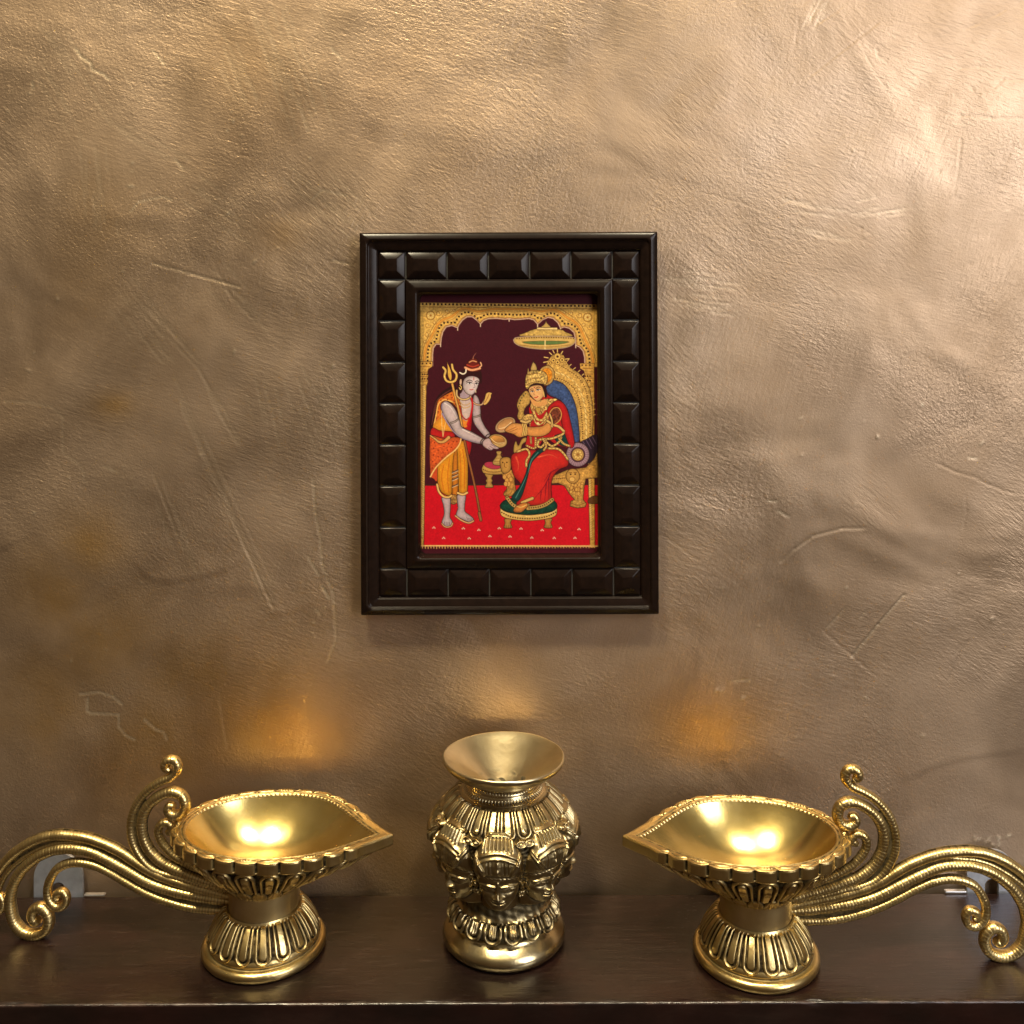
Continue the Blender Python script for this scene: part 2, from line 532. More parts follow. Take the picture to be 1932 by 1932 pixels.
    line([c(1045, 1600), c(1085, 1860)], 0.15, 0.5, bare=0.2)
    for _ in range(26):
        p = np.array([610, 590]) + rng.normal(0, 1, 2) * [22, 45]
        bump(c(*p), 0.6, rng.uniform(0.2, 0.4), 0.4)
    for p in [(1425, 680), (1000, 858), (960, 445), (325, 550), (160, 715), (475, 955), (1505, 1250), (1500, 1300), (1510, 1320),
              (1630, 1325), (1560, 1180), (1605, 1160), (1565, 1020), (125, 1100), (335, 1430), (885, 1610), (1600, 15), (135, 30)]:
        bump(c(*p), rng.uniform(0.5, 1.0), rng.uniform(0.35, 0.8), 0.8)
    for _ in range(170):                  # grains caught in the paint left of the frame
        p = np.array([rng.uniform(380, 1500), rng.uniform(1020, 1560)])
        bump(c(*p), rng.uniform(0.35, 0.6), rng.uniform(0.12, 0.35), 0.4)
    # upper right
    line([r(780, 425), r(960, 285), r(1160, 130)], 0.3, 0.5)
    line([r(800, 160), r(990, 30)], 0.25, 0.5)
    line([r(740, 90), r(712, 275)], 0.25, 0.5)
    line([r(1160, 130), r(1330, 125)], 0.15, 0.4)
    line([r(960, 60), r(1040, 190)], 0.2, 0.4)
    line([r(1060, 230), r(1120, 350), r(1190, 460)], 0.2, 0.5)
    bundle(r(640, 1090), r(1000, 1150), 8, 12, 0.2, 0.5)
    bundle(r(1000, 1150), r(1300, 1110), 8, 10, 0.2, 0.5)
    bundle(r(660, 1200), r(1010, 1290), 8, 8, 0.2, 0.5)
    bundle(r(0, 1470), r(420, 1530), 8, 9, 0.2, 0.5)
    bundle(r(0, 1590), r(400, 1660), 8, 9, 0.2, 0.5)
    bundle(r(870, 0), r(780, 180), 12, 14, 0.16, 0.5)
    line([r(240, 1035), r(420, 1085), r(600, 1145)], 0.22, 0.45)
    line([r(1600, 750), r(1590, 900), r(1560, 1060)], 0.3, 0.6)
    line([r(1880, 760), r(1850, 850), r(1808, 955)], 0.35, 0.6)
    line([r(1620, 165), r(1710, 130)], 0.35, 0.6)
    line([r(1740, 110), r(1800, 85), r(1840, 60)], 0.35, 0.6)
    line([r(1590, 372), r(1700, 366), r(1810, 375)], 0.35, 0.6)
    line([r(1535, 630), r(1640, 625), r(1760, 640), r(1932, 640)], 0.3, 0.6)
    line([r(1780, 480), r(1830, 430), r(1932, 440)], 0.3, 0.6)
    line([r(1530, 700), r(1485, 800)], 0.2, 0.5)
    line([r(1150, 265), r(1160, 310), r(1210, 330)], 0.25, 0.5)
    line([r(1180, 382), r(1280, 380)], 0.25, 0.5)
    for p in [(1665, 485), (1485, 925), (1730, 215), (1065, 1225)]:
        bump(r(*p), 0.9, -0.9, 0)
    for _ in range(90):
        p = np.array([rng.uniform(1560, 1932), rng.uniform(0, 1932)])
        bump(r(*p), rng.uniform(0.6, 1.6), rng.uniform(-0.25, 0.35), 0)
    for p in [(970, 755), (1060, 820), (885, 1525), (970, 1590), (1080, 1270), (790, 1840), (690, 1540), (160, 1870), (320, 855), (400, 1215)]:
        for _ in range(5):
            bump(r(p[0] + rng.normal(0, 20), p[1] + rng.normal(0, 15)), rng.uniform(0.5, 0.9), rng.uniform(0.2, 0.45), 0.1)
    # lower right
    line([e(1020, 985), e(910, 1110), e(798, 1245)], 0.6, 0.6, bare=0.3)
    line([e(775, 1035), e(680, 1138)], 0.4, 0.5, bare=0.2)
    line([e(865, 1045), e(830, 1088)], 0.35, 0.5, bare=0.2)
    line([e(680, 1140), e(790, 1235), e(900, 1330)], 0.35, 0.5)
    line([e(1290, 1180), e(1250, 1250), e(1210, 1345)], 0.4, 0.6)
    line([e(1270, 1180), e(1230, 1250)], 0.3, 0.5)
    line([e(1160, 430), e(1240, 470), e(1320, 492), e(1380, 525), e(1480, 562)], 0.35, 0.5)
    line([e(500, 845), e(560, 790), e(640, 735), e(760, 705), e(850, 705)], 0.3, 0.7, bare=0.1)
    line([e(440, 585), e(490, 592)], 0.4, 0.5, bare=0.5)
    line([e(480, 625), e(540, 658)], 0.4, 0.5, bare=0.5)
    line([e(1280, 570), e(1285, 640), e(1270, 710)], 0.25, 0.5)
    line([e(0, 730), e(60, 770), e(150, 840)], 0.2, 0.5)
    line([e(290, 1347), e(370, 1340)], 0.3, 0.45, bare=0.5)
    line([e(1290, 408), e(1335, 415)], 0.35, 0.5, bare=0.4)
    line([e(1380, 1060), e(1445, 1100)], 0.3, 0.5)
    line([e(560, 1580), e(580, 1545)], 0.3, 0.5)
    for p in [(425, 650), (590, 395), (585, 240), (315, 315), (265, 270), (910, 320), (895, 840), (775, 955), (445, 1010), (715, 1330),
              (335, 1420), (225, 1385), (245, 1390), (360, 1347), (560, 1585), (910, 1565), (490, 1660), (250, 955), (60, 205), (185, 835),
              (1350, 348), (1250, 900), (1390, 1090), (855, 1420), (1100, 185), (1095, 1580), (405, 1115)]:
        bump(e(*p), rng.uniform(0.6, 1.2), rng.uniform(0.35, 0.8), 0.6)
    fold([(1690, 1480), (1800, 1440), (1940, 1420)], 0.5, 10)
    # chipped patch above the right bracket
    for p in [(1846, 1590), (1862, 1586), (1876, 1584), (1855, 1598), (1870, 1600), (1885, 1598), (1838, 1584), (1876, 1606), (1900, 1578)]:
        for _ in range(3):
            bump((p[0] + rng.normal(0, 3), p[1] + rng.normal(0, 2)), rng.uniform(0.5, 0.9), rng.uniform(0.3, 0.6), 0.9)
    bundle((1080, 1060), (1240, 1130), 10, 10, 0.15, 0.5)
    for _ in range(160):                  # stray grains all over
        bump((rng.uniform(0, 1932), rng.uniform(0, 1690)), rng.uniform(0.4, 0.9), rng.uniform(0.08, 0.3), 0.25)
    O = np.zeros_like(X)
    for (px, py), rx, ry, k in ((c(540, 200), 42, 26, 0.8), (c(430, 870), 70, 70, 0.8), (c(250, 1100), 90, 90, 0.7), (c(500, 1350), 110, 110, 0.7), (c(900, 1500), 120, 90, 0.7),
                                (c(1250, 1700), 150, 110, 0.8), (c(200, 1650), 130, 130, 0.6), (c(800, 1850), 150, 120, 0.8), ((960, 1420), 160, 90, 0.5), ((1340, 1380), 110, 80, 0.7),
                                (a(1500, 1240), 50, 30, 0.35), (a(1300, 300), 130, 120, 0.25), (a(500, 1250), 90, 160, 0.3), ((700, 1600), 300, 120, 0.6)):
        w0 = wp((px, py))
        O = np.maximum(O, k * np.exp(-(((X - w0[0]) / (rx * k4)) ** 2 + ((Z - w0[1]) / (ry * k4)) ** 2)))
    V = np.stack([X, WALL_Y - H, Z], -1)
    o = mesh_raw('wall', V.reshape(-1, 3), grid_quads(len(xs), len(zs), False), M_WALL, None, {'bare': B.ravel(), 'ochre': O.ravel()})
    o['kind'] = 'structure'
    return o

build_wall()

# ------------------------------------------------------------------ shelf
def build_shelf():
    root = empty('wooden_shelf', (0, 0, 0))
    tag(root, 'dark stained wooden shelf with a scuffed top and worn front edge', 'shelf')
    D, T, W = 83.2, 30.0, 900.0
    xs = np.unique(np.concatenate([np.linspace(-W, -330, 20), np.arange(-330, 330.1, 1.5), np.linspace(330, W, 20)]))
    ys = np.concatenate([np.linspace(0, -D + 2.2, 50)])
    prof = [(y, 0.0, 0.0) for y in ys]
    for k in range(1, 9):
        t = k / 8 * PI / 2
        prof.append((-D + 2.2 - 2.2 * math.sin(t) * 0.6, -1.1 * (1 - math.cos(t)), math.sin(t * 2) * 1.0))
    for z in np.linspace(-1.6, -T, 14):
        prof.append((-D + 0.9 + 0.0 * z, z, 0.0))
    for y in np.linspace(-D + 1, 0, 8):
        prof.append((y, -T - 0.01, 0))
    prof.append((0, -0.01, 0))
    pr = np.array(prof)
    n, m = len(xs), len(pr)
    X = np.repeat(xs[:, None], m, 1)
    Y = np.repeat(pr[None, :, 0], n, 0).copy()
    Zz = np.repeat(pr[None, :, 1], n, 0).copy()
    wear = np.repeat(pr[None, :, 2], n, 0)
    # nibbles out of the front arris
    nib = np.zeros(n)
    for _ in range(70):
        nib += rng.uniform(0.03, 0.22) * gauss(xs - rng.uniform(-330, 330), rng.uniform(1.5, 7))
    ed = np.zeros(m)
    ed[50:58] = 1
    Y += nib[:, None] * ed[None] * 0.5
    Zz -= nib[:, None] * ed[None] * 0.45
    o = mesh_raw('board', np.stack([X, Y, Zz], -1).reshape(-1, 3), grid_quads(n, m, False), M_SHELF, root, {'wear': wear.ravel(), 'scuff': np.repeat((np.arange(m) < 50).astype(float)[None], n, 0).ravel()})
    return root

build_shelf()

# ------------------------------------------------------------------ steel hanging plates behind the shelf
def plate(loc, label, flange_dir):
    root = empty('hanging_bracket', loc)
    tag(root, label, 'bracket', 'steel hanging brackets behind the shelf')
    bm = bmesh.new()
    # arch-shaped plate with a keyhole, outline then hole bridged as strips
    n = 40
    outer, inner = [], []
    for k in range(n + 1):
        t = PI * k / n
        outer.append((13.0 * math.cos(t), 9.5 + 13.0 * math.sin(t)))
        inner.append((3.7 * math.cos(t), 3.4 + 3.7 * math.sin(t)))
    outer = [(13.0, -20)] + outer + [(-13.0, -20)]
    inner = [(3.7, -20)] + inner + [(-3.7, -20)]
    def v(p, y):
        return bm.verts.new((p[0] * .001, y * .001, p[1] * .001))
    of, ob = [v(p, -0.8) for p in outer], [v(p, 0.8) for p in outer]
    nf, nb = [v(p, -0.8) for p in inner], [v(p, 0.8) for p in inner]
    for k in range(len(outer) - 1):
        bm.faces.new((of[k], of[k + 1], nf[k + 1], nf[k]))
        bm.faces.new((ob[k], nb[k], nb[k + 1], ob[k + 1]))
        bm.faces.new((of[k], ob[k], ob[k + 1], of[k + 1]))
        bm.faces.new((nf[k], nf[k + 1], nb[k + 1], nb[k]))
    bmesh.ops.recalc_face_normals(bm, faces=bm.faces)
    me = bpy.data.meshes.new('plate')
    bm.to_mesh(me)
    bm.free()
    me.materials.append(M_STEEL)
    link(bpy.data.objects.new('plate', me), root)
    # the folded foot showing as a thin bright strip beside the plate
    x0, x1 = (14, 25) if flange_dir > 0 else (-25, -14)
    bm = bmesh.new()
    bmesh.ops.create_cube(bm, size=1)
    for q in bm.verts:
        q.co = Vector(((x0 + x1) / 2 + q.co.x * (x1 - x0), q.co.y * 2.6 - 1.0, q.co.z * 0.9 + 0.9)) * 0.001
    bmesh.ops.bevel(bm, geom=bm.edges[:], offset=0.00025, segments=2, affect='EDGES')
    me = bpy.data.meshes.new('flange')
    bm.to_mesh(me)
    bm.free()
    me.materials.append(M_STEEL_EDGE)
    link(bpy.data.objects.new('flange', me), root)

plate((-241.5, 2.2, 0.0), 'grey steel bracket behind the handle of the lamp whose spout points right', 1)
plate((253.0, 2.2, 0.0), 'grey steel bracket behind the handle of the lamp whose spout points left', -1)

# ------------------------------------------------------------------ brass oil lamp (spout along +x)
def upetal(a, l, w, wide=1.0):
    """nested U outlines: a across, l up from the round end, w half width"""
    d = np.sqrt(a ** 2 + np.minimum(0, l - w) ** 2) / w
    ring = sstep(1.0, 0.92, d) * sstep(0.66, 0.74, d)
    core = sstep(0.46, 0.36, d)
    return ring, core, d

def lathe_points(profile, nth, nv):
    p = resample(profile, nv)
    th = np.linspace(0, 2 * PI, nth, endpoint=False)
    P = np.stack([np.cos(th)[:, None] * p[None, :, 0], np.sin(th)[:, None] * p[None, :, 0],
                  np.repeat(p[None, :, 1], nth, 0)], -1)
    s = np.concatenate([[0], np.cumsum(np.hypot(*np.diff(p, axis=0).T))])
    return P, np.repeat(th[:, None], nv, 1), np.repeat(s[None], nth, 0), p

def cellpos(th, n, ph=0.0):
    c = 2 * PI / n
    return (np.mod(th + ph, c) - c / 2)

def lamp_outline(n):
    back = [(4 - 48 * math.cos(t), 35 * math.sin(t)) for t in np.linspace(0, PI / 2, 9)]          # upper half, back to widest
    front = [(16, 34.2), (27, 31.0), (37, 25.0), (45.5, 17.6), (52.5, 10.4), (57.5, 5.6), (60.8, 2.4)]
    half = back + front
    pts = np.array([(63.5, 0)] + [(x, y) for x, y in half[::-1]] + [(x, -y) for x, y in half[1:]])
    # corner at the tip: open curve starting and ending there
    pts = np.vstack([pts, [63.5, 0]])
    return resample(pts, n + 1)[:-1]

NB = 960
OUT = lamp_outline(NB)
OUT_S = np.linspace(0, 1, NB, endpoint=False)
OTH = np.arctan2(OUT[:, 1], OUT[:, 0])

def rim_z(x):
    return 60.0 - 3.2 * sstep(20, 62, x)

def build_lamp(name, loc, rot, label):
    root = empty(name, loc, rot)
    tag(root, label, 'oil lamp', 'pair of brass oil lamps on the shelf')
    # foot
    prof = [(0, 0.0), (14, 0.0), (26.5, 0.0), (28.6, 0.5), (29.7, 2.0), (29.5, 3.9), (28.2, 5.2), (26.9, 5.6), (26.6, 6.6), (25.9, 9.2),
            (24.4, 12.6), (22.2, 16.0), (19.8, 18.9), (18.0, 20.6), (17.3, 21.6)]
    P, TH, S, p = lathe_points(prof, 900, 170)
    r, z = P[..., 0] * 0 + p[None, :, 0], P[..., 2]
    n = 17
    a = cellpos(TH, n) * r
    l = np.interp(p[:, 1], [5.6, 21.6], [0, 18.0])[None] + 0 * TH
    l = np.where(z < 5.7, -5, l - 1.6)
    w = (2 * PI * r / n) * 0.425
    ring, core, d = upetal(a, l, w)
    zone = sstep(5.7, 6.4, z) * sstep(20.8, 19.8, z)
    inside = sstep(1.02, 0.96, d)
    h = zone * (0.75 * ring + 0.7 * core - 0.35 * inside * (1 - ring) * (1 - core)) - 0.25 * zone * (1 - inside) * sstep(0, 2, l)
    pat = zone * (0.95 * inside * (1 - ring) * (1 - core) + 0.85 * (1 - inside) * sstep(1.2, 2.2, l))
    h -= 0.5 * gauss(z - 5.75, 0.4) * (r > 24)
    pat = pat + 0.7 * gauss(z - 5.9, 0.45) * (r > 24)
    relief_grid('foot', P, h, M_BRASS, root, pat=np.clip(pat, 0, 1), cav=1.0, rb=(4, 3))
    # stem
    P, TH, S, p = lathe_points([(17.4, 20.4), (17.0, 21.2), (16.8, 24), (16.8, 29), (17.0, 32.5), (17.5, 34.0)], 300, 40)
    relief_grid('stem', P, 0 * TH + 0.06 * np.sin(TH * 3 + 1) * np.sin(S * 0.4), M_STEM, root)
    # underside of the bowl
    nv = 120
    v = np.linspace(0, 1, nv)
    f = np.interp(v, [0, 0.15, 0.3, 0.5, 0.7, 0.85, 1.0], [0.0, 0.14, 0.30, 0.53, 0.75, 0.88, 0.97])
    zz = np.interp(v, [0, 0.15, 0.3, 0.5, 0.7, 0.85, 1.0], [32.2, 35.5, 38.5, 43, 47.8, 51.6, 55.4])
    circ = np.stack([np.cos(OTH), np.sin(OTH)], -1) * 16.9
    XY = circ[:, None] * (1 - f)[None, :, None] + OUT[:, None] * 0.95 * f[None, :, None]
    dz = (rim_z(OUT[:, 0]) - 60)[:, None] * f[None]
    P = np.concatenate([XY, (zz[None] + dz)[..., None]], -1)
    per = np.linalg.norm(np.diff(np.vstack([OUT, OUT[:1]]), axis=0), axis=1).sum()
    # petals evenly by angle-ish: use arc length fraction
    n = 20
    cs = 1.0 / n
    loc_per = np.linalg.norm(np.roll(P, -1, 0) - P, axis=-1).sum(0)          # perimeter of each ring
    a = (np.mod(OUT_S[:, None], cs) - cs / 2) * loc_per[None]
    zl = zz[None] + 0 * a
    w = loc_per[None] * cs * 0.42 + 0 * a
    ring, core, d = upetal(a, (53.2 - zl) * 1.15, w)
    zone = sstep(38.2, 39.2, zl) * sstep(54.2, 53.6, zl)
    ins = sstep(1.02, 0.95, d)
    h = zone * (0.95 * ring + 0.9 * core - 0.5 * ins * (1 - ring) * (1 - core) - 0.5 * (1 - ins))
    pat = zone * (0.95 * ins * (1 - ring) * (1 - core) + 0.9 * (1 - ins))
    # inner small hook in each petal
    d2 = np.hypot(a, (zl - 45.2) * 1.0)
    h += zone * 0.5 * (gauss(d2 - 1.5, 0.5)) * (zl > 44)
    # row of broad leaf tips below
    aa = (np.mod(OUT_S[:, None] + cs / 2, cs) - cs / 2) * loc_per[None]
    wl = loc_per[None] * cs * 0.5
    edge = 38.8 - 3.4 * (np.abs(aa) / wl) ** 2.2
    leaf = sstep(edge + 0.35, edge - 0.35, zl) * sstep(32.4, 33.2, zl)
    h += leaf * (0.9 - 0.3 * gauss(zl - 34.0, 0.7)) - 0.25 * leaf * gauss(np.abs(aa) - wl * 0.45, 0.35)
    pat = np.clip(pat * (1 - leaf) + 0.8 * gauss(zl - edge - 0.4, 0.45) * (zl < 40) + 0.6 * leaf * gauss(np.abs(aa) - wl, 0.3), 0, 1)
    relief_grid('bowl_underside', P, h, M_BRASS, root, pat=pat, cav=0.8, rb=(4, 3))
    # rim band: scalloped outer wall, engraved top
    n = 26
    cs = 1.0 / n
    u = np.mod(OUT_S + 0.5 * cs, cs) / cs                    # cell boundary at the tip avoided
    scal = np.abs(np.sin(PI * u)) ** 0.6
    tipf = sstep(0.055, 0.085, np.minimum(OUT_S, 1 - OUT_S))  # plain near the tip
    Nn = np.roll(OUT, -1, 0) - np.roll(OUT, 1, 0)
    Nn = np.stack([Nn[:, 1], -Nn[:, 0]], -1)
    Nn /= np.linalg.norm(Nn, axis=1, keepdims=True)
    Nn *= np.sign((Nn * OUT).sum(1, keepdims=True))
    wav = rng.normal(0, 0.06, NB)
    wav = np.convolve(np.tile(wav, 3), np.ones(9) / 9, 'same')[NB:2 * NB]
    off = tipf * (scal * 1.8 - 1.0) + wav
    prof = [(0.92, 54.6, 0.0), (0.985, 54.2, 0.8), (1.0, 54.9, 1.0), (1.0, 57.0, 1.0), (1.0, 59.0, 1.0), (0.994, 59.9, 0.95), (0.97, 60.25, 0.75),
            (0.945, 60.1, 0.5), (0.91, 60.0, 0.2), (0.88, 60.0, 0.0), (0.866, 59.6, 0.0), (0.855, 59.0, 0.0)]
    pr = np.array(prof)
    tt = np.linspace(0, len(pr) - 1, 84)
    pr = np.stack([np.interp(tt, np.arange(len(pr)), pr[:, k]) for k in range(3)], -1)
    XY = OUT[:, None] * pr[None, :, 0, None] + (Nn * off[:, None])[:, None] * pr[None, :, 2, None]
    Z = pr[None, :, 1] + (rim_z(OUT[:, 0]) - 60)[:, None]
    P = np.concatenate([XY, Z[..., None]], -1)
    k = pr[None, :, 0] + 0 * OUT_S[:, None]
    top = sstep(59.75, 59.95, pr[None, :, 1]) + 0 * k
    bead = np.abs(np.sin(PI * np.mod(OUT_S * 110, 1)))[:, None]
    h = 0 * k
    h += -0.45 * top * gauss(k - 0.893, 0.011)                       # dark groove inside
    h += 0.40 * sstep(0.880, 0.872, k) * (bead ** 0.6 - 0.4)           # beads on the inner arris
    uu = u[:, None]
    oval = np.hypot((uu - 0.5) / 0.36, (k - 0.943) / 0.022)
    h += top * tipf[:, None] * (0.35 * sstep(1.1, 0.85, oval) - 0.30 * gauss(oval - 1.2, 0.14))
    cell = np.floor(np.mod(OUT_S + 0.5 * cs, 1) / cs)
    hatch = (np.mod(cell, 3) == 1)[:, None]
    h += top * tipf[:, None] * hatch * 0.28 * np.sin(uu * 2 * PI * 7) * sstep(1.0, 0.8, oval)
    outer = sstep(0.99, 1.0, k) * sstep(59.6, 59.2, pr[None, :, 1])
    pat = 1.0 * top * gauss(k - 0.893, 0.012) * (0.45 + 0.55 * np.sin(OUT_S * 140)[:, None] ** 2)
    pat = pat + 0.75 * top * tipf[:, None] * gauss(oval - 1.2, 0.16) + 0.4 * top * hatch * tipf[:, None] * (np.sin(uu * 2 * PI * 7) < -0.3) * (oval < 0.9)
    notch = gauss(np.minimum(u, 1 - u), 0.06)[:, None] * tipf[:, None]
    h += -0.5 * outer * notch
    pat = pat + 1.0 * outer * notch
    ref = np.zeros_like(P)
    ref[..., :2] = P[..., :2] / 40
    ref[..., 2] = 3.0 * top[...]
    ref[..., :2] *= np.where(k < 0.872, -1, 1)[..., None]
    relief_grid('rim', P, h, M_BRASS, root, ref=ref, pat=np.clip(pat, 0, 1), cav=0.7, rb=(3, 2))
    # smooth inside
    v = np.linspace(0, 1, 70)
    f = np.interp(v, [0, 0.1, 0.25, 0.45, 0.7, 0.9, 1], [0.868, 0.858, 0.82, 0.69, 0.42, 0.14, 0.003])
    f = np.convolve(np.pad(f, 4, mode='reflect', reflect_type='odd'), np.ones(9) / 9, 'valid')
    f[-1] = 0.002
    zc = 36.6 + 23.0 * (np.clip(f / 0.868, 0, 1)) ** 2.35
    XY = OUT[:, None] * f[None, :, None]
    dz = (rim_z(OUT[:, 0]) - 60)[:, None] * (f[None] / 0.9) ** 2
    P = np.concatenate([XY, (zc[None] + dz)[..., None]], -1)
    relief_grid('bowl', P, np.zeros(P.shape[:2]), M_BOWL, root, ref=np.array([0, 0, 1.0]) - P * np.array([1, 1, 0]) / 20)
    # scrolled handle, traced in the lamp's own vertical plane
    def hp(pts):
        out = []
        for zx, zy in pts:
            px, py = zx * 0.19572, 1404.5 + zy * 0.19572
            X = 0.0
            for _ in range(4):
                D = 499.5 - 0.0627 * X
                X = (px - 966) * D / F + 122.0
            out.append((X, CAM_H - (py - HOR) * D / F))
        return np.array(out)
    T1 = [(2250, 1470), (2100, 1425), (1900, 1370), (1700, 1310), (1500, 1235), (1330, 1140), (1150, 1020), (1000, 945), (850, 890), (700, 862),
          (540, 852), (400, 874), (260, 932), (130, 1017), (30, 1112), (-60, 1235), (-115, 1370), (-125, 1480), (-85, 1560), (-25, 1570), (5, 1510),
          (-15, 1450), (-60, 1445), (-80, 1480)]
    T1b = [(900, 940), (780, 925), (640, 928), (520, 935), (380, 975), (240, 1050), (120, 1140), (30, 1240), (-30, 1370), (-45, 1500)]
    T2 = [(2250, 1500), (2000, 1470), (1800, 1430), (1600, 1380), (1400, 1305), (1200, 1190), (1000, 1080), (850, 1012), (700, 985), (560, 985),
          (420, 1022), (300, 1090), (190, 1190), (110, 1320), (75, 1450), (82, 1580), (120, 1700), (200, 1785), (310, 1812), (405, 1775),
          (448, 1690), (430, 1600), (370, 1550), (305, 1570), (285, 1635), (315, 1690), (352, 1670)]
    T3 = [(2250, 1590), (2000, 1580), (1800, 1555), (1600, 1500), (1400, 1420), (1200, 1310), (1050, 1220), (900, 1150), (760, 1120), (640, 1128),
          (530, 1180), (462, 1280), (434, 1380), (452, 1480), (515, 1545), (585, 1535), (617, 1465), (585, 1405), (525, 1415), (510, 1465), (540, 1485)]
    U1 = [(2150, 1395), (1900, 1330), (1700, 1265), (1540, 1225), (1420, 1165), (1330, 1060), (1262, 930), (1240, 800), (1260, 655), (1320, 525), (1420, 415), (1530, 345), (1640, 295),
          (1698, 220), (1672, 145), (1605, 140), (1575, 195), (1610, 240)]
    U2 = [(2200, 1380), (1932, 1290), (1750, 1220), (1560, 1130), (1430, 1010), (1362, 870), (1352, 720), (1400, 590), (1500, 495), (1630, 442),
          (1735, 480), (1768, 570), (1735, 645), (1660, 668), (1605, 630), (1615, 580), (1655, 585)]
    U3 = [(2200, 1290), (2050, 1250), (1932, 1200), (1800, 1140), (1650, 1050), (1545, 935), (1503, 830), (1535, 752), (1605, 745), (1635, 800), (1590, 842)]

    def tube(pts, rad, end_r, name='handle_scroll', depth=1.18, rope=1.0, start_r=None):
        c = hp(pts)
        ln = np.linalg.norm(np.diff(c, axis=0), axis=1).sum()
        ns = int(ln / 0.2)
        q = resample(c, ns)
        s = np.linspace(0, ln, ns)
        t = np.gradient(q, axis=0)
        t /= np.linalg.norm(t, axis=1, keepdims=True) + 1e-9
        nn = np.stack([-t[:, 1], t[:, 0]], -1)
        nt = 40
        ph = np.linspace(0, 2 * PI, nt, endpoint=False)
        sr = start_r or rad * 0.85
        R = np.interp(s / ln, [0, 0.15, 0.6, 0.85, 0.97, 1.0], [sr, rad * 0.95, rad, rad, end_r, end_r * 0.75])
        pitch = 1.6 + 0.12 * np.sin(s * 0.31)
        s0 = s
        cut = 0.5 + 0.5 * np.cos(2 * PI * np.cumsum(np.gradient(s) / pitch))
        cut = cut ** 6 * (0.55 + 0.45 * np.sin(s * 0.9 + rad * 7) ** 2)
        front = np.clip(0.25 + 0.9 * np.abs(np.sin(ph)), 0, 1)     # strokes on both flat sides
        stroke = cut[:, None] * front[None] * rope
        wob = 0.05 * np.sin(s * 0.7)[:, None]
        rr = R[:, None] * (1 + wob * 0.4) - 0.10 * stroke
        V = np.zeros((ns, nt, 3))
        V[..., 0] = q[:, None, 0] + nn[:, None, 0] * np.cos(ph)[None] * rr
        V[..., 2] = q[:, None, 1] + nn[:, None, 1] * np.cos(ph)[None] * rr
        V[..., 1] = -np.sin(ph)[None] * rr * depth
        side = np.abs(np.cos(ph))[None] ** 7
        pat = np.clip(0.8 * stroke + 0.95 * side * sstep(0.86, 0.6, s / ln)[:, None], 0, 1)
        pat[:3] = 0.5
        # round the end with a cap
        VV = V.reshape(-1, 3)
        Q = grid_quads(ns, nt, False, True)
        last = VV[-nt:].mean(0) + np.array([t[-1, 0], 0, t[-1, 1]]) * R[-1] * 0.8
        VV = np.vstack([VV, last[None]])
        k = (ns - 1) * nt
        tris = [(k + i, k + (i + 1) % nt, len(VV) - 1) for i in range(nt)]
        mesh_raw(name, VV, Q, M_BRASS, root, {'patina': np.append(pat.ravel(), 0.0)}, tris=tris)

    tube(T1, 2.55, 2.2, rope=0.55)
    tube(T1b, 1.35, 1.3, start_r=0.8, rope=0.7)
    tube(T2, 2.75, 2.6)
    tube(T3, 2.15, 2.0, rope=0.9)
    tube(U1, 2.10, 2.5)
    tube(U2, 2.60, 2.4)
    tube(U3, 2.0, 1.9)

    # sheets of metal left between the scrolls where they run together
    def web(Aa, Bb, a0, a1, b0, b1):
        qa, qb = resample(hp(Aa), 200), resample(hp(Bb), 200)
        ia = np.linspace(a0, a1, 70) * 199
        ib = np.linspace(b0, b1, 70) * 199
        A = np.stack([np.interp(ia, np.arange(200), qa[:, k]) for k in (0, 1)], -1)
        B = np.stack([np.interp(ib, np.arange(200), qb[:, k]) for k in (0, 1)], -1)
        loopY = [-0.9, -0.9, 0.9, 0.9]
        V = np.zeros((70, 4, 3))
        for k, (src, y) in enumerate(zip((A, B, B, A), loopY)):
            V[:, k, 0] = src[:, 0]
            V[:, k, 2] = src[:, 1]
            V[:, k, 1] = y
        return V
    Vs, Qs, o_ = [], [], 0
    for args in ((T1, T2, 0, 0.52, 0, 0.40), (T2, T3, 0, 0.36, 0, 0.42), (U1, T1, 0.0, 0.36, 0.0, 0.32), (U2, U1, 0.0, 0.62, 0.10, 0.68),
                 (U3, U2, 0, 0.52, 0, 0.28), (T1, T1b, 0.42, 0.70, 0.0, 0.8)):
        V = web(*args)
        Vs.append(V.reshape(-1, 3))
        Qs.append(grid_quads(70, 4, False, True, o_))
        o_ += 280
    V = np.vstack(Vs)
    mesh_raw('handle_web', V, np.vstack(Qs), M_BRASS, root, {'patina': np.full(len(V), 0.85)}, smooth=False)
    return root

build_lamp('oil_lamp', (-122.0, -41.5, 0.0), math.radians(-3.6), 'brass oil lamp with scrolled handle, its pointed spout towards the right')
build_lamp('oil_lamp', (115.7, -49.6, 0.0), math.radians(178.0), 'brass oil lamp with scrolled handle, its pointed spout towards the left')

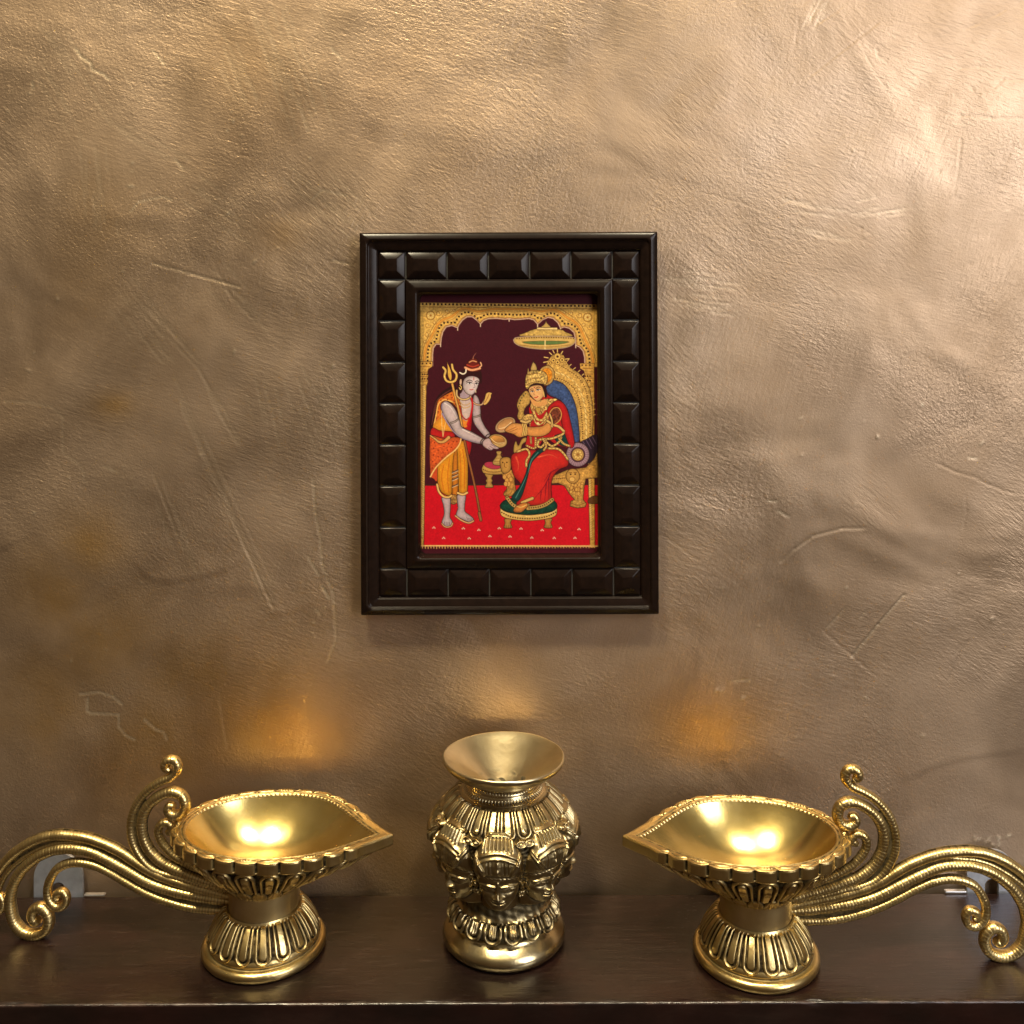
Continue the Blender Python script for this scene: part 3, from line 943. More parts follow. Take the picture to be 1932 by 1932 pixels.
# ------------------------------------------------------------------ vase ringed with heads
def build_vase():
    root = empty('brass_vase', (-5.2, -34.8, 0))
    tag(root, 'small brass vase ringed with crowned heads, between the two oil lamps', 'vase')
    # plain foot disc
    P, TH, S, p = lathe_points([(0, 0), (15, 0), (26, 0), (28.6, 0.9), (30.0, 2.8), (30.2, 4.6), (29.4, 6.6), (27.6, 8.6), (25.4, 10.6), (24.6, 11.8), (23.5, 12.2)], 360, 80)
    relief_grid('foot', P, 0.10 * np.sin(TH * 2 + 0.7) * sstep(20, 27, P[..., 0] ** 2 * 0 + p[None, :, 0]) + 0 * S, M_VASE_PLAIN, root)
    # petal ring above it
    prof = [(23.5, 11.4), (25.2, 12.0), (26.8, 13.4), (27.0, 15.2), (26.0, 17.4), (24.0, 19.6), (22.2, 21.6), (21.2, 24.4), (20.8, 28.0), (22.0, 31.5)]
    P, TH, S, p = lathe_points(prof, 1000, 150)
    r, z = p[None, :, 0] + 0 * TH, P[..., 2]
    n = 17
    a = cellpos(TH, n, 0.1) * r
    w = 2 * PI * r / n * 0.47
    ring, core, d = upetal(a, (z - 12.6) * 1.1, w)
    zone = sstep(12.2, 13.0, z) * sstep(20.6, 19.6, z)
    ins = sstep(1.02, 0.95, d)
    ridg = 0.25 * np.cos(a * 2 * PI / 1.2)
    h = zone * (1.0 * ring + (0.9 + ridg) * core - 0.4 * (1 - ins) - 0.3 * ins * (1 - ring) * (1 - core))
    h += 0.35 * np.sin(TH * 23 + z * 1.1) * np.sin(TH * 9 - z * 0.8) * sstep(12.5, 14, z) * sstep(29, 26, z) * 0.8
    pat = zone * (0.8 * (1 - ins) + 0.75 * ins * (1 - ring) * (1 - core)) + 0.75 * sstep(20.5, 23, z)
    relief_grid('petal_ring', P, h, M_VASE, root, pat=np.clip(pat, 0, 1), cav=1.0, rb=(5, 3))
    # body behind the heads + shoulder petals
    RB = ([30.5, 33, 38, 44, 50, 56, 61, 65, 68.5, 71.5, 73.6, 74.6], [21.0, 23.5, 26.5, 29.0, 31.2, 32.2, 31.6, 29.8, 27.0, 23.6, 21.0, 19.4])
    prof = list(zip(RB[1], RB[0]))
    P, TH, S, p = lathe_points(prof, 1200, 220)
    r, z = p[None, :, 0] + 0 * TH, P[..., 2]
    n = 24
    a = cellpos(TH, n, 0.05) * r
    w = 2 * PI * r / n * 0.47
    ell = np.interp(p[:, 1], [63.4, 65.5, 68, 70.5, 73.5], [0, 3.0, 6.6, 10.5, 15.0])[None] + 0 * TH
    ring, core, d = upetal(a, ell, w)
    zone = sstep(63.2, 63.8, z) * sstep(73.4, 72.4, z)
    ins = sstep(1.02, 0.95, d)
    h = zone * (1.25 * ring + 1.0 * core - 0.35 * ins * (1 - ring) * (1 - core) - 0.3 * (1 - ins))
    h += zone * 0.4 * gauss(np.hypot(a, ell - 3.4), 0.9)
    lump = np.sin(TH * 31 + z * 0.9) * np.sin(TH * 17 - z * 1.3)
    h += 0.5 * lump * np.sin(TH * 41 + 2.2 * np.sin(z * 0.7)) * sstep(63, 61, z)
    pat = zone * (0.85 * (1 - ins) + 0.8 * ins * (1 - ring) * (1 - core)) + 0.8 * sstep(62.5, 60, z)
    relief_grid('body', P, h, M_VASE, root, pat=np.clip(pat, 0, 1), cav=1.0, rb=(5, 3))
    # neck with two punched rings
    prof = [(20.8, 73.0), (20.4, 74.0), (18.9, 75.3), (18.0, 76.6), (17.5, 78.4), (17.35, 79.8), (17.4, 80.4)]
    P, TH, S, p = lathe_points(prof, 1200, 100)
    z = P[..., 2]
    tick = sstep(0.1, 0.6, np.cos(TH * 72))
    rows = gauss(z - 75.3, 0.55) + gauss(z - 79.0, 0.5)
    h = -0.35 * rows * tick + 0.12 * gauss(z - 76.4, 0.3) + 0.12 * gauss(z - 77.8, 0.3)
    relief_grid('neck', P, h, M_VASE_PLAIN, root, pat=np.clip(0.9 * rows * tick, 0, 1), cav=0.5, rb=(2, 2))
    # flared mouth with a funnel inside
    prof = [(17.5, 79.6), (18.0, 80.7), (20.4, 81.7), (24.2, 83.6), (27.6, 86.2), (29.6, 88.2), (30.2, 89.9), (29.7, 90.9), (28.6, 90.5), (22.0, 86.0),
            (15.0, 81.2), (8.0, 76.6), (5.0, 74.5), (4.2, 73.4), (3.9, 68.0)]
    P, TH, S, p = lathe_points(prof, 420, 170)
    k = np.arange(170) / 169
    P[..., 2] -= 0.045 * P[..., 1] * sstep(81, 88, P[..., 2] + 40 * (k > 0.345)[None]) + 1.0 * sstep(81, 86, P[..., 2] + 40 * (k > 0.345)[None])
    P[..., 2] += 0.5 * np.sin(TH - 0.5) * sstep(83, 90, P[..., 2]) + 0.25 * np.sin(2 * TH)
    h = 0.10 * np.sin(TH * 3 + 1.2) + 0.07 * np.sin(TH * 5)
    ref = P * np.array([1, 1, 0]) + np.array([0, 0, 1e-3])
    pat = sstep(6.2, 4.6, p[None, :, 0]) * (k > 0.5)[None] + 0 * TH
    blot = np.sin(TH * 3 + 0.4 * p[None, :, 0]) * np.sin(TH * 5 - 0.9 * p[None, :, 0]) + 0.5 * np.sin(p[None, :, 0] * 1.3 + 2 * np.sin(TH * 2))
    pat = np.clip(pat + (k > 0.5)[None] * sstep(14.5, 9, p[None, :, 0]) * sstep(0.35, 0.9, blot) * 0.9, 0, 1)
    m = relief_grid('mouth', P, h * 1.0, M_VASE_CUP, root, pat=pat, cav=0.0, ref=ref)
    # heads: a dense relief patch, eight times round
    nu, nv = 230, 380
    u_mm = np.linspace(-14.4, 14.4, nu)[:, None] + np.zeros((1, nv))
    z_mm = np.linspace(28.5, 68.0, nv)[None] + np.zeros((nu, 1))
    u = u_mm / 1.27
    v = np.interp(z_mm, [28.5, 32, 46.8, 49.3, 61.3, 65.8, 68.0], [28.5, 32, 48.5, 51.9, 58.3, 64.6, 67.0])
    au = np.abs(u)
    wf = np.interp(v, [29.5, 31.2, 32.5, 34.5, 37, 40, 44, 48, 52], [0.6, 3.2, 5.2, 6.9, 8.3, 9.1, 9.6, 9.6, 9.4])
    q = np.clip(au / wf, 0, 1)
    dome = (1 - q ** 2.6) ** 0.55
    Rc = np.interp(v, [28.5, 30.0, 31.2, 32.6, 34.4, 36.5, 39, 42, 45, 47.5, 50], [22, 26.0, 30.2, 32.2, 32.5, 32.8, 33.0, 33.2, 34.2, 34.8, 35.0])
    body = np.interp(z_mm, RB[0], RB[1])
    R = (body - 1.6) + (Rc - body + 1.6) * dome
    face = sstep(1.0, 0.9, q) * sstep(49.5, 48.5, v)
    # nose
    nw = np.interp(v, [38.6, 39.8, 41, 44, 46], [1.45, 1.35, 0.95, 0.72, 0.8])
    nh = np.interp(v, [38.0, 38.7, 39.5, 40.5, 43.5, 45.5, 47], [0.0, 1.2, 3.0, 2.75, 1.4, 0.55, 0.0])
    R += nh * gauss(u, nw)
    R += 0.8 * gauss(np.hypot(au - 1.5, (v - 39.4) * 1.1), 0.75)
    # eyes, lids and brows
    ex, ez = au - 4.1, v - (43.35 + 0.10 * (au - 4.1))
    sock = np.hypot(ex / 3.6, ez / 1.9)
    R -= 1.0 * gauss(sock, 0.9) * face
    alm = np.abs(ez) - 0.95 * np.sqrt(np.clip(1 - (ex / 2.7) ** 2, 0, 1))
    R += 0.85 * sstep(0.15, -0.35, alm) * (np.abs(ex) < 2.7) * face
    R += 0.6 * gauss(alm - 0.25, 0.2) * (np.abs(ex) < 3.0) * face
    R -= 0.28 * gauss(np.hypot(ex, ez), 0.5) * face
    brow = v - (45.6 + 0.55 * np.sin(np.clip((au - 0.8) / 6.6, 0, 1) * PI) - 0.03 * au)
    R += 0.85 * gauss(brow, 0.45) * sstep(0.6, 1.2, au) * sstep(8.0, 7.0, au) * face
    R -= 0.25 * gauss(brow - 0.9, 0.35) * sstep(0.6, 1.2, au) * sstep(8.0, 7.0, au) * face
    R += 0.6 * gauss(u, 0.35) * sstep(45.6, 46.2, v) * sstep(48.6, 48.0, v)          # mark on the brow
    # mouth and chin
    lw = np.clip(1 - (au / 2.7) ** 2, 0, 1)
    R += 1.2 * gauss(v - 37.3, 0.5) * lw + 1.3 * gauss(v - 35.9, 0.6) * lw
    R -= 0.8 * gauss(v - 36.62, 0.25) * sstep(3.0, 2.2, au)
    R += 0.6 * gauss(np.hypot(u, (v - 33.4)), 1.8) + 0.35 * gauss(np.hypot(au - 4.6, v - 39.3), 2.2) * face
    # ears with drops
    ear = np.hypot((au - 9.7) / 1.0, (v - 42.6) / 3.0)
    R += 3.4 * sstep(1.15, 0.6, ear) - 0.9 * gauss(ear, 0.45)
    dr = np.hypot((au - 9.7) * 1.2, (v - 37.5) * 0.8)
    R += 4.2 * sstep(2.3, 1.7, dr) - 0.8 * gauss(dr - 1.2, 0.35)
    # headband: twisted cords
    bz = v + 0.018 * u ** 2
    for zc, hh in ((49.0, 0.8), (50.5, 0.9), (51.8, 0.6)):
        R = np.where(au < 11.6, np.maximum(R, np.interp(v, [46, 54], [34.0, 35.0]) * (1 - 0.0012 * u ** 2 * 1.2) + hh * gauss(bz - zc, 0.55) - 3 * sstep(9.9, 10.9, au) - 6 * (np.abs(bz - 50.3) > 2.6)), R)
    R += 0.14 * np.sin((u + bz) * 4.2) * sstep(49.8, 50.1, bz) * sstep(51.2, 50.9, bz) * (au < 10.5)
    # crown
    Rk = np.interp(z_mm, [47.5, 51, 55, 59, 62, 65, 67, 68], [35.0, 36.6, 37.2, 36.2, 34.6, 32.4, 30.2, 28.5])
    wk = np.interp(v, [51.5, 55, 57, 59, 62, 65, 67], [10.3, 9.8, 8.8, 7.4, 6.4, 5.4, 4.0])
    qk = np.clip(au / wk, 0, 1)
    K = body - 1.6 + (Rk - body + 1.6) * (1 - qk ** 3.2) ** 0.5
    crown = sstep(51.9, 52.6, bz)
    vz = v + 0.035 * u ** 2
    flute = 0.5 * np.cos(2 * PI * u / 1.45) * sstep(58.2, 58.8, vz) * sstep(64.8, 64.0, vz) * sstep(5.6, 4.9, au)
    K += flute * 1.3
    K += 0.9 * gauss(vz - 57.9, 0.4) * sstep(7.4, 6.8, au) + 0.7 * gauss(vz - 56.7, 0.35) * sstep(7.4, 6.8, au) + 0.5 * gauss(vz - 65.2, 0.45) * sstep(5.6, 5, au)
    K += 1.6 * gauss(np.hypot(u, v - 53.6), 0.95) + 0.9 * gauss(np.hypot(u * 1.3, (v - 55.6) * 0.8), 0.8)
    K += 0.35 * np.cos(2 * PI * u / 1.3) * sstep(52.6, 53.0, v) * sstep(56.2, 55.8, v) * sstep(1.3, 1.8, au) * sstep(4.6, 4.0, au)
    # slanted leaf-shaped side crests
    cd = (v - 53.0) - (au - 4.6) * 1.05
    cr = np.abs(cd) < 0
    K += 1.5 * sstep(1.1, 0.7, np.abs(cd)) * sstep(4.0, 4.8, au) * sstep(9.4, 8.6, au)
    K -= 0.4 * gauss(cd, 0.3) * sstep(4.4, 5.0, au) * sstep(9, 8.4, au)
    sp = np.hypot(au - 8.6, v - 60.6)
    K2 = body + 3.2 * sstep(2.4, 1.9, sp) - 0.9 * gauss(sp - 1.15, 0.33) + 0.3 * gauss(sp, 0.5)
    K = np.where(sp < 2.3, np.maximum(K, K2), K)
    R = R * (1 - crown) + np.maximum(R * 0, K) * crown
    edge = sstep(14.3, 13.3, np.abs(u_mm)) * sstep(28.5, 29.5, v) * sstep(67.0, 66.2, v)
    R = R * edge + (body - 2.0) * (1 - edge)
    R = blur(R, 1, 1, False)
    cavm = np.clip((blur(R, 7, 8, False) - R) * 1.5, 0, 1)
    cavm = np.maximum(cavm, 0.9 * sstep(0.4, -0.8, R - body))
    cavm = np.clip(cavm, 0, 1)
    th = u_mm / 33.0
    V = np.stack([R * np.sin(th), -R * np.cos(th), z_mm], -1)
    proto = mesh_raw('head', V.reshape(-1, 3), grid_quads(nu, nv, False), M_VASE, root, {'patina': cavm.ravel()})
    a0 = math.radians(-4)
    proto.rotation_euler = (0, 0, a0)
    for k in range(1, 8):
        c = proto.copy()
        c.rotation_euler = (0, 0, a0 + k * PI / 4)
        link(c, root)
    return root

build_vase()

# ------------------------------------------------------------------ framed picture
FY = WALL_Y - 12.0        # front of the frame
KF = (FY - CAM_Y) / F     # mm per photo pixel (1932) there

def fx(px):
    return (px - 966) * KF

def fz(py):
    return CAM_H - (py - HOR) * KF

def zp(x, y):             # crop (740,470)-(1400,1310) at 2.3 -> photo px 1932
    return ((740 + x / 2.3) * 0.9003, (470 + y / 2.3) * 0.9003)

def build_paint():
    """the print: flat colours, outlines and ornament laid on a fine vertex grid"""
    SX0, SY0, SX1, SY1 = 866.0, 600.0, 1262.0, 1178.0
    SC = 1.25
    W, Hh = int((SX1 - SX0) * SC), int((SY1 - SY0) * SC)
    img = np.zeros((Hh, W, 3))
    yy, xx = np.mgrid[0:Hh, 0:W]
    GX = SX0 + (xx + 0.5) / SC
    GY = SY0 + (yy + 0.5) / SC
    pr = np.random.default_rng(3)
    nz = blur(pr.normal(0, 1, (Hh, W)), 1, 1, False)
    nz2 = blur(pr.normal(0, 1, (Hh, W)), 5, 5, False)
    nz2 /= nz2.std()
    nz /= nz.std()

    def C(c):
        return np.array(c, float) / 255.0

    def box(p, pad):
        x0 = max(0, int((p[:, 0].min() - pad - SX0) * SC))
        x1 = min(W, int((p[:, 0].max() + pad - SX0) * SC) + 2)
        y0 = max(0, int((p[:, 1].min() - pad - SY0) * SC))
        y1 = min(Hh, int((p[:, 1].max() + pad - SY0) * SC) + 2)
        return slice(y0, y1), slice(x0, x1)

    def segdist(x, y, p, q):
        d = q - p
        t = np.clip(((x - p[0]) * d[0] + (y - p[1]) * d[1]) / (d @ d + 1e-9), 0, 1)
        return np.hypot(x - p[0] - t * d[0], y - p[1] - t * d[1]), t

    def poly(pts, col, edge=None, ew=0.8, smooth=True, shade=0.0, sw=4.0, tex=0.0, light=None, lk=0.0):
        p = np.array(pts, float)
        if smooth:
            p = resample(p, max(24, len(p) * 5), True)
        sl = box(p, 3)
        x, y = GX[sl], GY[sl]
        if x.size == 0:
            return
        d = np.full(x.shape, 1e9)
        ins = np.zeros(x.shape, bool)
        for a, b in zip(p, np.roll(p, -1, 0)):
            dd, _ = segdist(x, y, a, b)
            d = np.minimum(d, dd)
            c = ((a[1] > y) != (b[1] > y))
            with np.errstate(divide='ignore', invalid='ignore'):
                xi = (b[0] - a[0]) * (y - a[1]) / (b[1] - a[1]) + a[0]
            ins ^= c & (x < xi)
        sd = np.where(ins, -d, d)
        cov = np.clip(0.5 - sd * SC, 0, 1)[..., None]
        c = np.ones(x.shape + (3,)) * C(col)
        if shade:
            c = c * (1 - shade * np.exp(-d / sw))[..., None]
        if light is not None:
            cx, cy = p.mean(0)
            k = ((x - cx) * light[0] + (y - cy) * light[1]) / (np.ptp(p[:, 0]) + np.ptp(p[:, 1]))
            c = c * (1 + lk * k * 2)[..., None]
        if tex:
            c = c * (1 + tex * nz[sl])[..., None]
        img[sl] = img[sl] * (1 - cov) + np.clip(c, 0, 1) * cov
        if edge is not None:
            e = np.clip(ew * SC * 0.5 + 0.5 - d * SC, 0, 1)[..., None]
            img[sl] = img[sl] * (1 - e) + C(edge) * e

    def stroke(pts, w, col, edge=None, taper=False, smooth=True, w2=None):
        p = np.array(pts, float)
        if smooth and len(p) > 2:
            p = resample(p, max(16, len(p) * 5))
        sl = box(p, w + 3)
        x, y = GX[sl], GY[sl]
        if x.size == 0:
            return
        d = np.full(x.shape, 1e9)
        n = len(p) - 1
        for i, (a, b) in enumerate(zip(p[:-1], p[1:])):
            dd, t = segdist(x, y, a, b)
            f = (i + t) / n
            hw = w / 2 if w2 is None else (w + (w2 - w) * f) / 2
            if taper:
                hw = hw * (1 - 0.8 * f)
            d = np.minimum(d, dd - hw)
        if edge is not None:
            e = np.clip(0.5 - (d - 0.7) * SC, 0, 1)[..., None]
            img[sl] = img[sl] * (1 - e) + C(edge) * e
        e = np.clip(0.5 - d * SC, 0, 1)[..., None]
        c = np.ones(x.shape + (3,)) * C(col) * (1 + 0.22 * np.clip(-d / (w / 2 + 1e-6), 0, 1) - 0.11)[..., None]
        img[sl] = img[sl] * (1 - e) + np.clip(c, 0, 1) * e

    def dot(p, r, col):
        stroke([p, (p[0] + 0.01, p[1])], 2 * r, col, smooth=False)

    def ell(c, rx, ry, rot=0, n=28):
        t = np.linspace(0, 2 * PI, n, endpoint=False)
        x, y = rx * np.cos(t), ry * np.sin(t)
        return np.stack([c[0] + x * math.cos(rot) - y * math.sin(rot), c[1] + x * math.sin(rot) + y * math.cos(rot)], -1)

    p4 = lambda pts: [(740 + x / 2.3, 470 + y / 2.3) for x, y in pts]
    p5 = lambda pts: [(870 + x / 4.954, 610 + y / 4.954) for x, y in pts]
    p6 = lambda pts: [(870 + x / 5.085, 740 + y / 5.085) for x, y in pts]
    p7 = lambda pts: [(1000 + x / 4.111, 700 + y / 4.111) for x, y in pts]

    MAR, RED, GOLD, GOLDD, PALE = (66, 17, 27), (203, 18, 32), (216, 168, 84), (132, 78, 32), (236, 202, 132)
    INK, SKIN, SKIND = (40, 16, 14), (206, 182, 178), (96, 82, 110)
    img[:] = C(MAR)
    # floor
    poly(p4([(300, 1258), (1200, 1258), (1200, 1550), (300, 1550)]), RED, smooth=False)
    stroke(p4([(300, 1254), (1200, 1254)]), 2.2, (58, 36, 26), smooth=False)
    # spandrel with cusped arch
    arch = [(1760, 790), (1757, 690), (1742, 625), (1705, 582), (1665, 565), (1664, 500), (1648, 432), (1600, 388), (1545, 373), (1508, 388), (1482, 330),
            (1432, 285), (1380, 273), (1322, 298), (1270, 345), (1232, 300), (1180, 284), (1100, 292), (1030, 296), (975, 287), (930, 292), (850, 282),
            (760, 285), (710, 304), (677, 340), (640, 300), (592, 264), (540, 264), (490, 298), (455, 345), (440, 378), (380, 354), (322, 368), (286, 420),
            (270, 480), (262, 548), (216, 546), (186, 590), (178, 660), (178, 770)]
    sp = [(20, 770), (20, 115), (1950, 142), (1950, 790)] + arch
    poly(p5(sp), GOLD, smooth=False, tex=0.04, shade=0.15, sw=3)
    # orange band that follows the arch, then jewel row
    A = np.array(p5(arch))
    cen = np.array(p5([(965, 720)])[0])
    off1 = cen + (A - cen) * np.array([1.065, 1.11])
    off2 = cen + (A - cen) * np.array([1.115, 1.24])
    off3 = cen + (A - cen) * np.array([1.15, 1.32])
    def smooth_path(q, k):
        q = np.repeat(q, 6, 0)
        for _ in range(2):
            q = np.stack([np.convolve(np.pad(q[:, i], k, mode='edge'), np.ones(2 * k + 1) / (2 * k + 1), 'valid') for i in (0, 1)], -1)
        return q[::3]
    stroke(smooth_path(off2, 8), 5.0, (205, 138, 56), smooth=False)
    stroke(smooth_path(off3, 10), 1.0, (120, 80, 38), smooth=False)
    stroke(smooth_path(cen + (A - cen) * np.array([1.09, 1.175]), 6), 0.9, (160, 104, 48), smooth=False)
    stroke(A, 3.0, (150, 100, 84), smooth=False)
    stroke(A, 1.2, (214, 180, 150), smooth=False)
    stroke(cen + (A - cen) * np.array([1.02, 1.03]), 1.0, (140, 86, 46), smooth=False)
    J = smooth_path(off1, 3)
    s = np.concatenate([[0], np.cumsum(np.hypot(*np.diff(J, axis=0).T))])
    for t in np.arange(3, s[-1] - 2, 7.7):
        c = (np.interp(t, s, J[:, 0]), np.interp(t, s, J[:, 1]))
        poly([(c[0] - 1.9, c[1] - 1.9), (c[0] + 1.9, c[1] - 1.9), (c[0] + 1.9, c[1] + 1.9), (c[0] - 1.9, c[1] + 1.9)], (40, 18, 12), smooth=False)
    for c in ((1665, 565), (1508, 388), (1270, 345), (975, 287), (677, 340), (440, 378), (262, 548)):
        stroke(p5([c, (c[0], c[1] + 26)]), 2.2, (214, 180, 150), smooth=False)
    for i in range(46):
        c = p5([(78 + i * 39.5, 131 + i * 0.62)])[0]
        poly([(c[0] - 1.8, c[1] - 2.0), (c[0] + 1.8, c[1] - 2.0), (c[0] + 1.8, c[1] + 2.0), (c[0] - 1.8, c[1] + 2.0)], (40, 18, 12), smooth=False)
    stroke(p5([(50, 160), (1900, 188)]), 1.0, (120, 76, 36), smooth=False)
    # scrollwork in the corners
    for sx in (0, 1):
        for (x, y, rr) in ((160, 250, 46), (240, 225, 34), (330, 205, 28), (130, 350, 34), (125, 445, 34), (100, 520, 22), (200, 320, 26), (300, 255, 22), (400, 195, 18)):
            X = x if sx == 0 else 1948 - x
            Y = y + (0 if sx == 0 else 26)
            c = p5([(X, Y)])[0]
            r0 = rr / 4.954
            t = np.linspace(0, 4.6 * PI / 2, 22)
            sg = 1 if sx == 0 else -1
            q = [(c[0] + sg * r0 * (1 - 0.11 * k) * math.cos(k), c[1] + r0 * (1 - 0.11 * k) * math.sin(k)) for k in t]
            stroke(q, 1.0, (150, 100, 46), smooth=False)
            dot(c, 1.1, PALE)
        c = p5([(160 if sx == 0 else 1790, 250 if sx == 0 else 275)])[0]
        poly(ell(c, 9, 9), (205, 158, 78), (110, 70, 32), 1.2)
        for k in range(8):
            dot((c[0] + 5 * math.cos(k * PI / 4), c[1] + 5 * math.sin(k * PI / 4)), 1.6, (232, 196, 120))
        dot(c, 1.8, (150, 96, 44))
    # columns
    for side in (0, 1):
        def q6(pts):
            if side == 0:
                return p6(pts)
            return [(2120.5 - x + 0.0, y + 5) for x, y in p6(pts)]
        poly(q6([(30, 85), (183, 85), (180, 140), (140, 165), (130, 200), (138, 240), (128, 262), (135, 300), (118, 340), (112, 500), (105, 900), (95, 1400),
                 (85, 1932), (80, 2050), (30, 2050)]), (204, 152, 72), INK, 0.8, smooth=False, tex=0.05)
        stroke(q6([(92, 340), (86, 1000), (70, 1932)]), 4.0, (232, 190, 108), smooth=False)
        for k in range(86):
            y = 350 + k * 19
            stroke(q6([(62 - k * 0.1, y), (100 - k * 0.28, y - 14)]), 0.9, (140, 88, 40), smooth=False)
        for y in (105, 222, 270):
            for x in (75, 100, 125) if y > 110 else (75, 118, 158):
                dot(q6([(x, y)])[0], 1.7, (60, 26, 14))
        for y in (140, 200, 245, 295, 335):
            stroke(q6([(48, y), (150 if y < 200 else 130, y)]), 1.2, (128, 80, 36), smooth=False)
    stroke(p4([(322, 680), (322, 1545)]), 1.5, (196, 170, 150), smooth=False)
    # bottom border
    stroke(p4([(318, 1547), (1175, 1552)]), 3.0, (226, 176, 104), smooth=False)
    for i in range(62):
        x = 330 + i * 13.6
        stroke(p4([(x, 1552), (x, 1558 + (i % 3))]), 2.0, (214, 160, 92), smooth=False)
    for x, y in [(385, 1460), (527, 1464), (602, 1472), (700, 1464), (805, 1466), (907, 1474), (995, 1464), (1085, 1470),
                 (432, 1510), (555, 1512), (655, 1502), (752, 1504), (857, 1510), (965, 1512), (1065, 1512)]:
        c = p4([(x, y)])[0]
        for dx, dy in ((-2.2, 0.8), (0, -1.2), (2.2, 0.8)):
            dot((c[0] + dx, c[1] + dy), 1.35, (240, 190, 160))
    # ---- canopy
    poly(p5([(1095, 468), (1150, 430), (1212, 404), (1280, 392), (1500, 398), (1562, 428), (1618, 472)]), (220, 176, 92), INK, 0.8, shade=0.3, tex=0.05)
    poly(p5([(1262, 378), (1475, 380), (1478, 404), (1262, 402)]), PALE, INK, 0.8, smooth=False)
    poly(p5([(1308, 378), (1335, 350), (1352, 328), (1357, 303), (1364, 328), (1385, 350), (1404, 378)]), (224, 180, 96), INK, 0.8, shade=0.3)
    poly(p5([(1034, 486), (1200, 472), (1350, 468), (1500, 472), (1652, 488), (1650, 545), (1560, 588), (1350, 606), (1150, 586), (1038, 545)]), (222, 178, 98), (180, 150, 130), 1.2, shade=0.25)
    poly(p5([(1105, 528), (1230, 520), (1350, 518), (1480, 520), (1602, 528), (1500, 552), (1350, 558), (1200, 552)]), (96, 118, 62), (110, 74, 32), 0.8)
    stroke(p5([(1348, 515), (1346, 600)]), 2.6, PALE, smooth=False)
    stroke(p5([(1080, 560), (1350, 582), (1610, 560)]), 1.2, (150, 100, 44))
    for i in range(24):
        x = 1055 + i * 25.5
        dot(p5([(x, 494 - 12 * math.sin((x - 1035) / 617 * PI))])[0], 1.2, (88, 48, 20))
    # ---- throne of the seated figure
    poly(p7([(590, 310), (598, 240), (640, 185), (690, 158), (745, 185), (768, 240), (800, 290), (868, 332), (928, 392), (968, 480), (990, 600), (998, 740), (985, 900),
             (960, 940), (880, 930), (866, 760), (840, 630), (800, 520), (752, 450), (700, 412), (640, 402), (600, 440)]), (208, 160, 82), INK, 1.0, smooth=False, shade=0.25, tex=0.06)
    poly(p7([(588, 470), (640, 402), (700, 410), (760, 450), (812, 530), (848, 630), (868, 760), (875, 920), (830, 930), (790, 800), (740, 640), (690, 560), (620, 530)]), (62, 80, 124), INK, 1.0, tex=0.06, shade=0.25)
    arcA = resample(p7([(650, 380), (720, 390), (790, 430), (850, 500), (885, 620), (900, 760), (905, 900)]), 34)
    arcB = resample(p7([(690, 260), (780, 310), (860, 370), (920, 450), (950, 560), (968, 700), (968, 860)]), 36)
    arcC = resample(p7([(670, 330), (760, 360), (840, 420), (895, 520), (925, 640), (935, 780), (935, 900)]), 30)
    stroke(arcC, 2.4, (236, 200, 124))
    for c in arcA:
        dot(c, 1.25, (74, 36, 18))
    for c in arcB:
        dot(c, 1.2, (92, 50, 22))
    for k, c in enumerate(arcC[::2]):
        stroke([(c[0] - 2, c[1] - 2), (c[0] + 2, c[1] + 2.5)], 1.0, (140, 90, 40), smooth=False)
    for i in range(13):
        t = i / 12
        q = resample(p7([(770, 238), (800, 288), (870, 330), (930, 392), (970, 480), (992, 600), (998, 700)]), 13)[i]
        stroke([q, (q[0] + 4.0, q[1] - 4 + 3 * t)], 1.6, (224, 184, 104), smooth=False)
    for q, r_ in (((690, 195), 7), ((655, 230), 5), ((730, 225), 5), ((690, 245), 5), ((620, 250), 4), ((755, 250), 4)):
        c = p7([q])[0]
        poly(ell(c, r_, r_), (220, 174, 90), (100, 60, 26), 0.9)
        dot(c, r_ * 0.35, (70, 34, 16))
    for q in ((575, 200), (570, 245), (620, 160), (650, 140), (690, 130), (735, 150), (790, 215)):
        c = p7([q])[0]
        d0 = p7([(690, 220)])[0]
        stroke([c, (c[0] + (d0[0] - c[0]) * 0.3, c[1] + (d0[1] - c[1]) * 0.3)], 2.0, (222, 182, 104), smooth=False)
    poly(p7([(338, 610), (362, 545), (415, 488), (452, 520), (452, 590), (410, 640), (400, 690), (450, 730), (440, 770), (372, 752), (342, 715), (350, 660)]), (200, 154, 78), INK, 0.9, tex=0.06, shade=0.3)
    for q in resample(p7([(355, 620), (375, 560), (415, 515)]), 6):
        dot(q, 1.4, (60, 70, 40))
    # far side of throne: small seat, pot, lion leg
    poly(p7([(60, 1200), (135, 1200), (118, 1240), (128, 1262), (118, 1280), (132, 1318), (62, 1318), (76, 1280), (66, 1262), (78, 1240)]), (198, 150, 76), INK, 0.9, shade=0.3)
    poly(p7([(200, 1190), (300, 1170), (318, 1280), (322, 1385), (228, 1392), (226, 1360), (248, 1330), (238, 1260)]), (196, 138, 66), INK, 0.9, shade=0.35, tex=0.07)
    poly(p7([(36, 1148), (70, 1105), (130, 1095), (200, 1110), (240, 1130), (235, 1195), (150, 1210), (60, 1200), (38, 1180)]), (206, 156, 78), INK, 0.9, shade=0.25)
    poly(ell(p7([(128, 1130)])[0], 18, 7.5, 0.15), (176, 52, 72), INK, 0.8)
    for q in resample(p7([(48, 1165), (100, 1185), (180, 1185), (230, 1165)]), 12):
        dot(q, 1.2, (80, 40, 18))
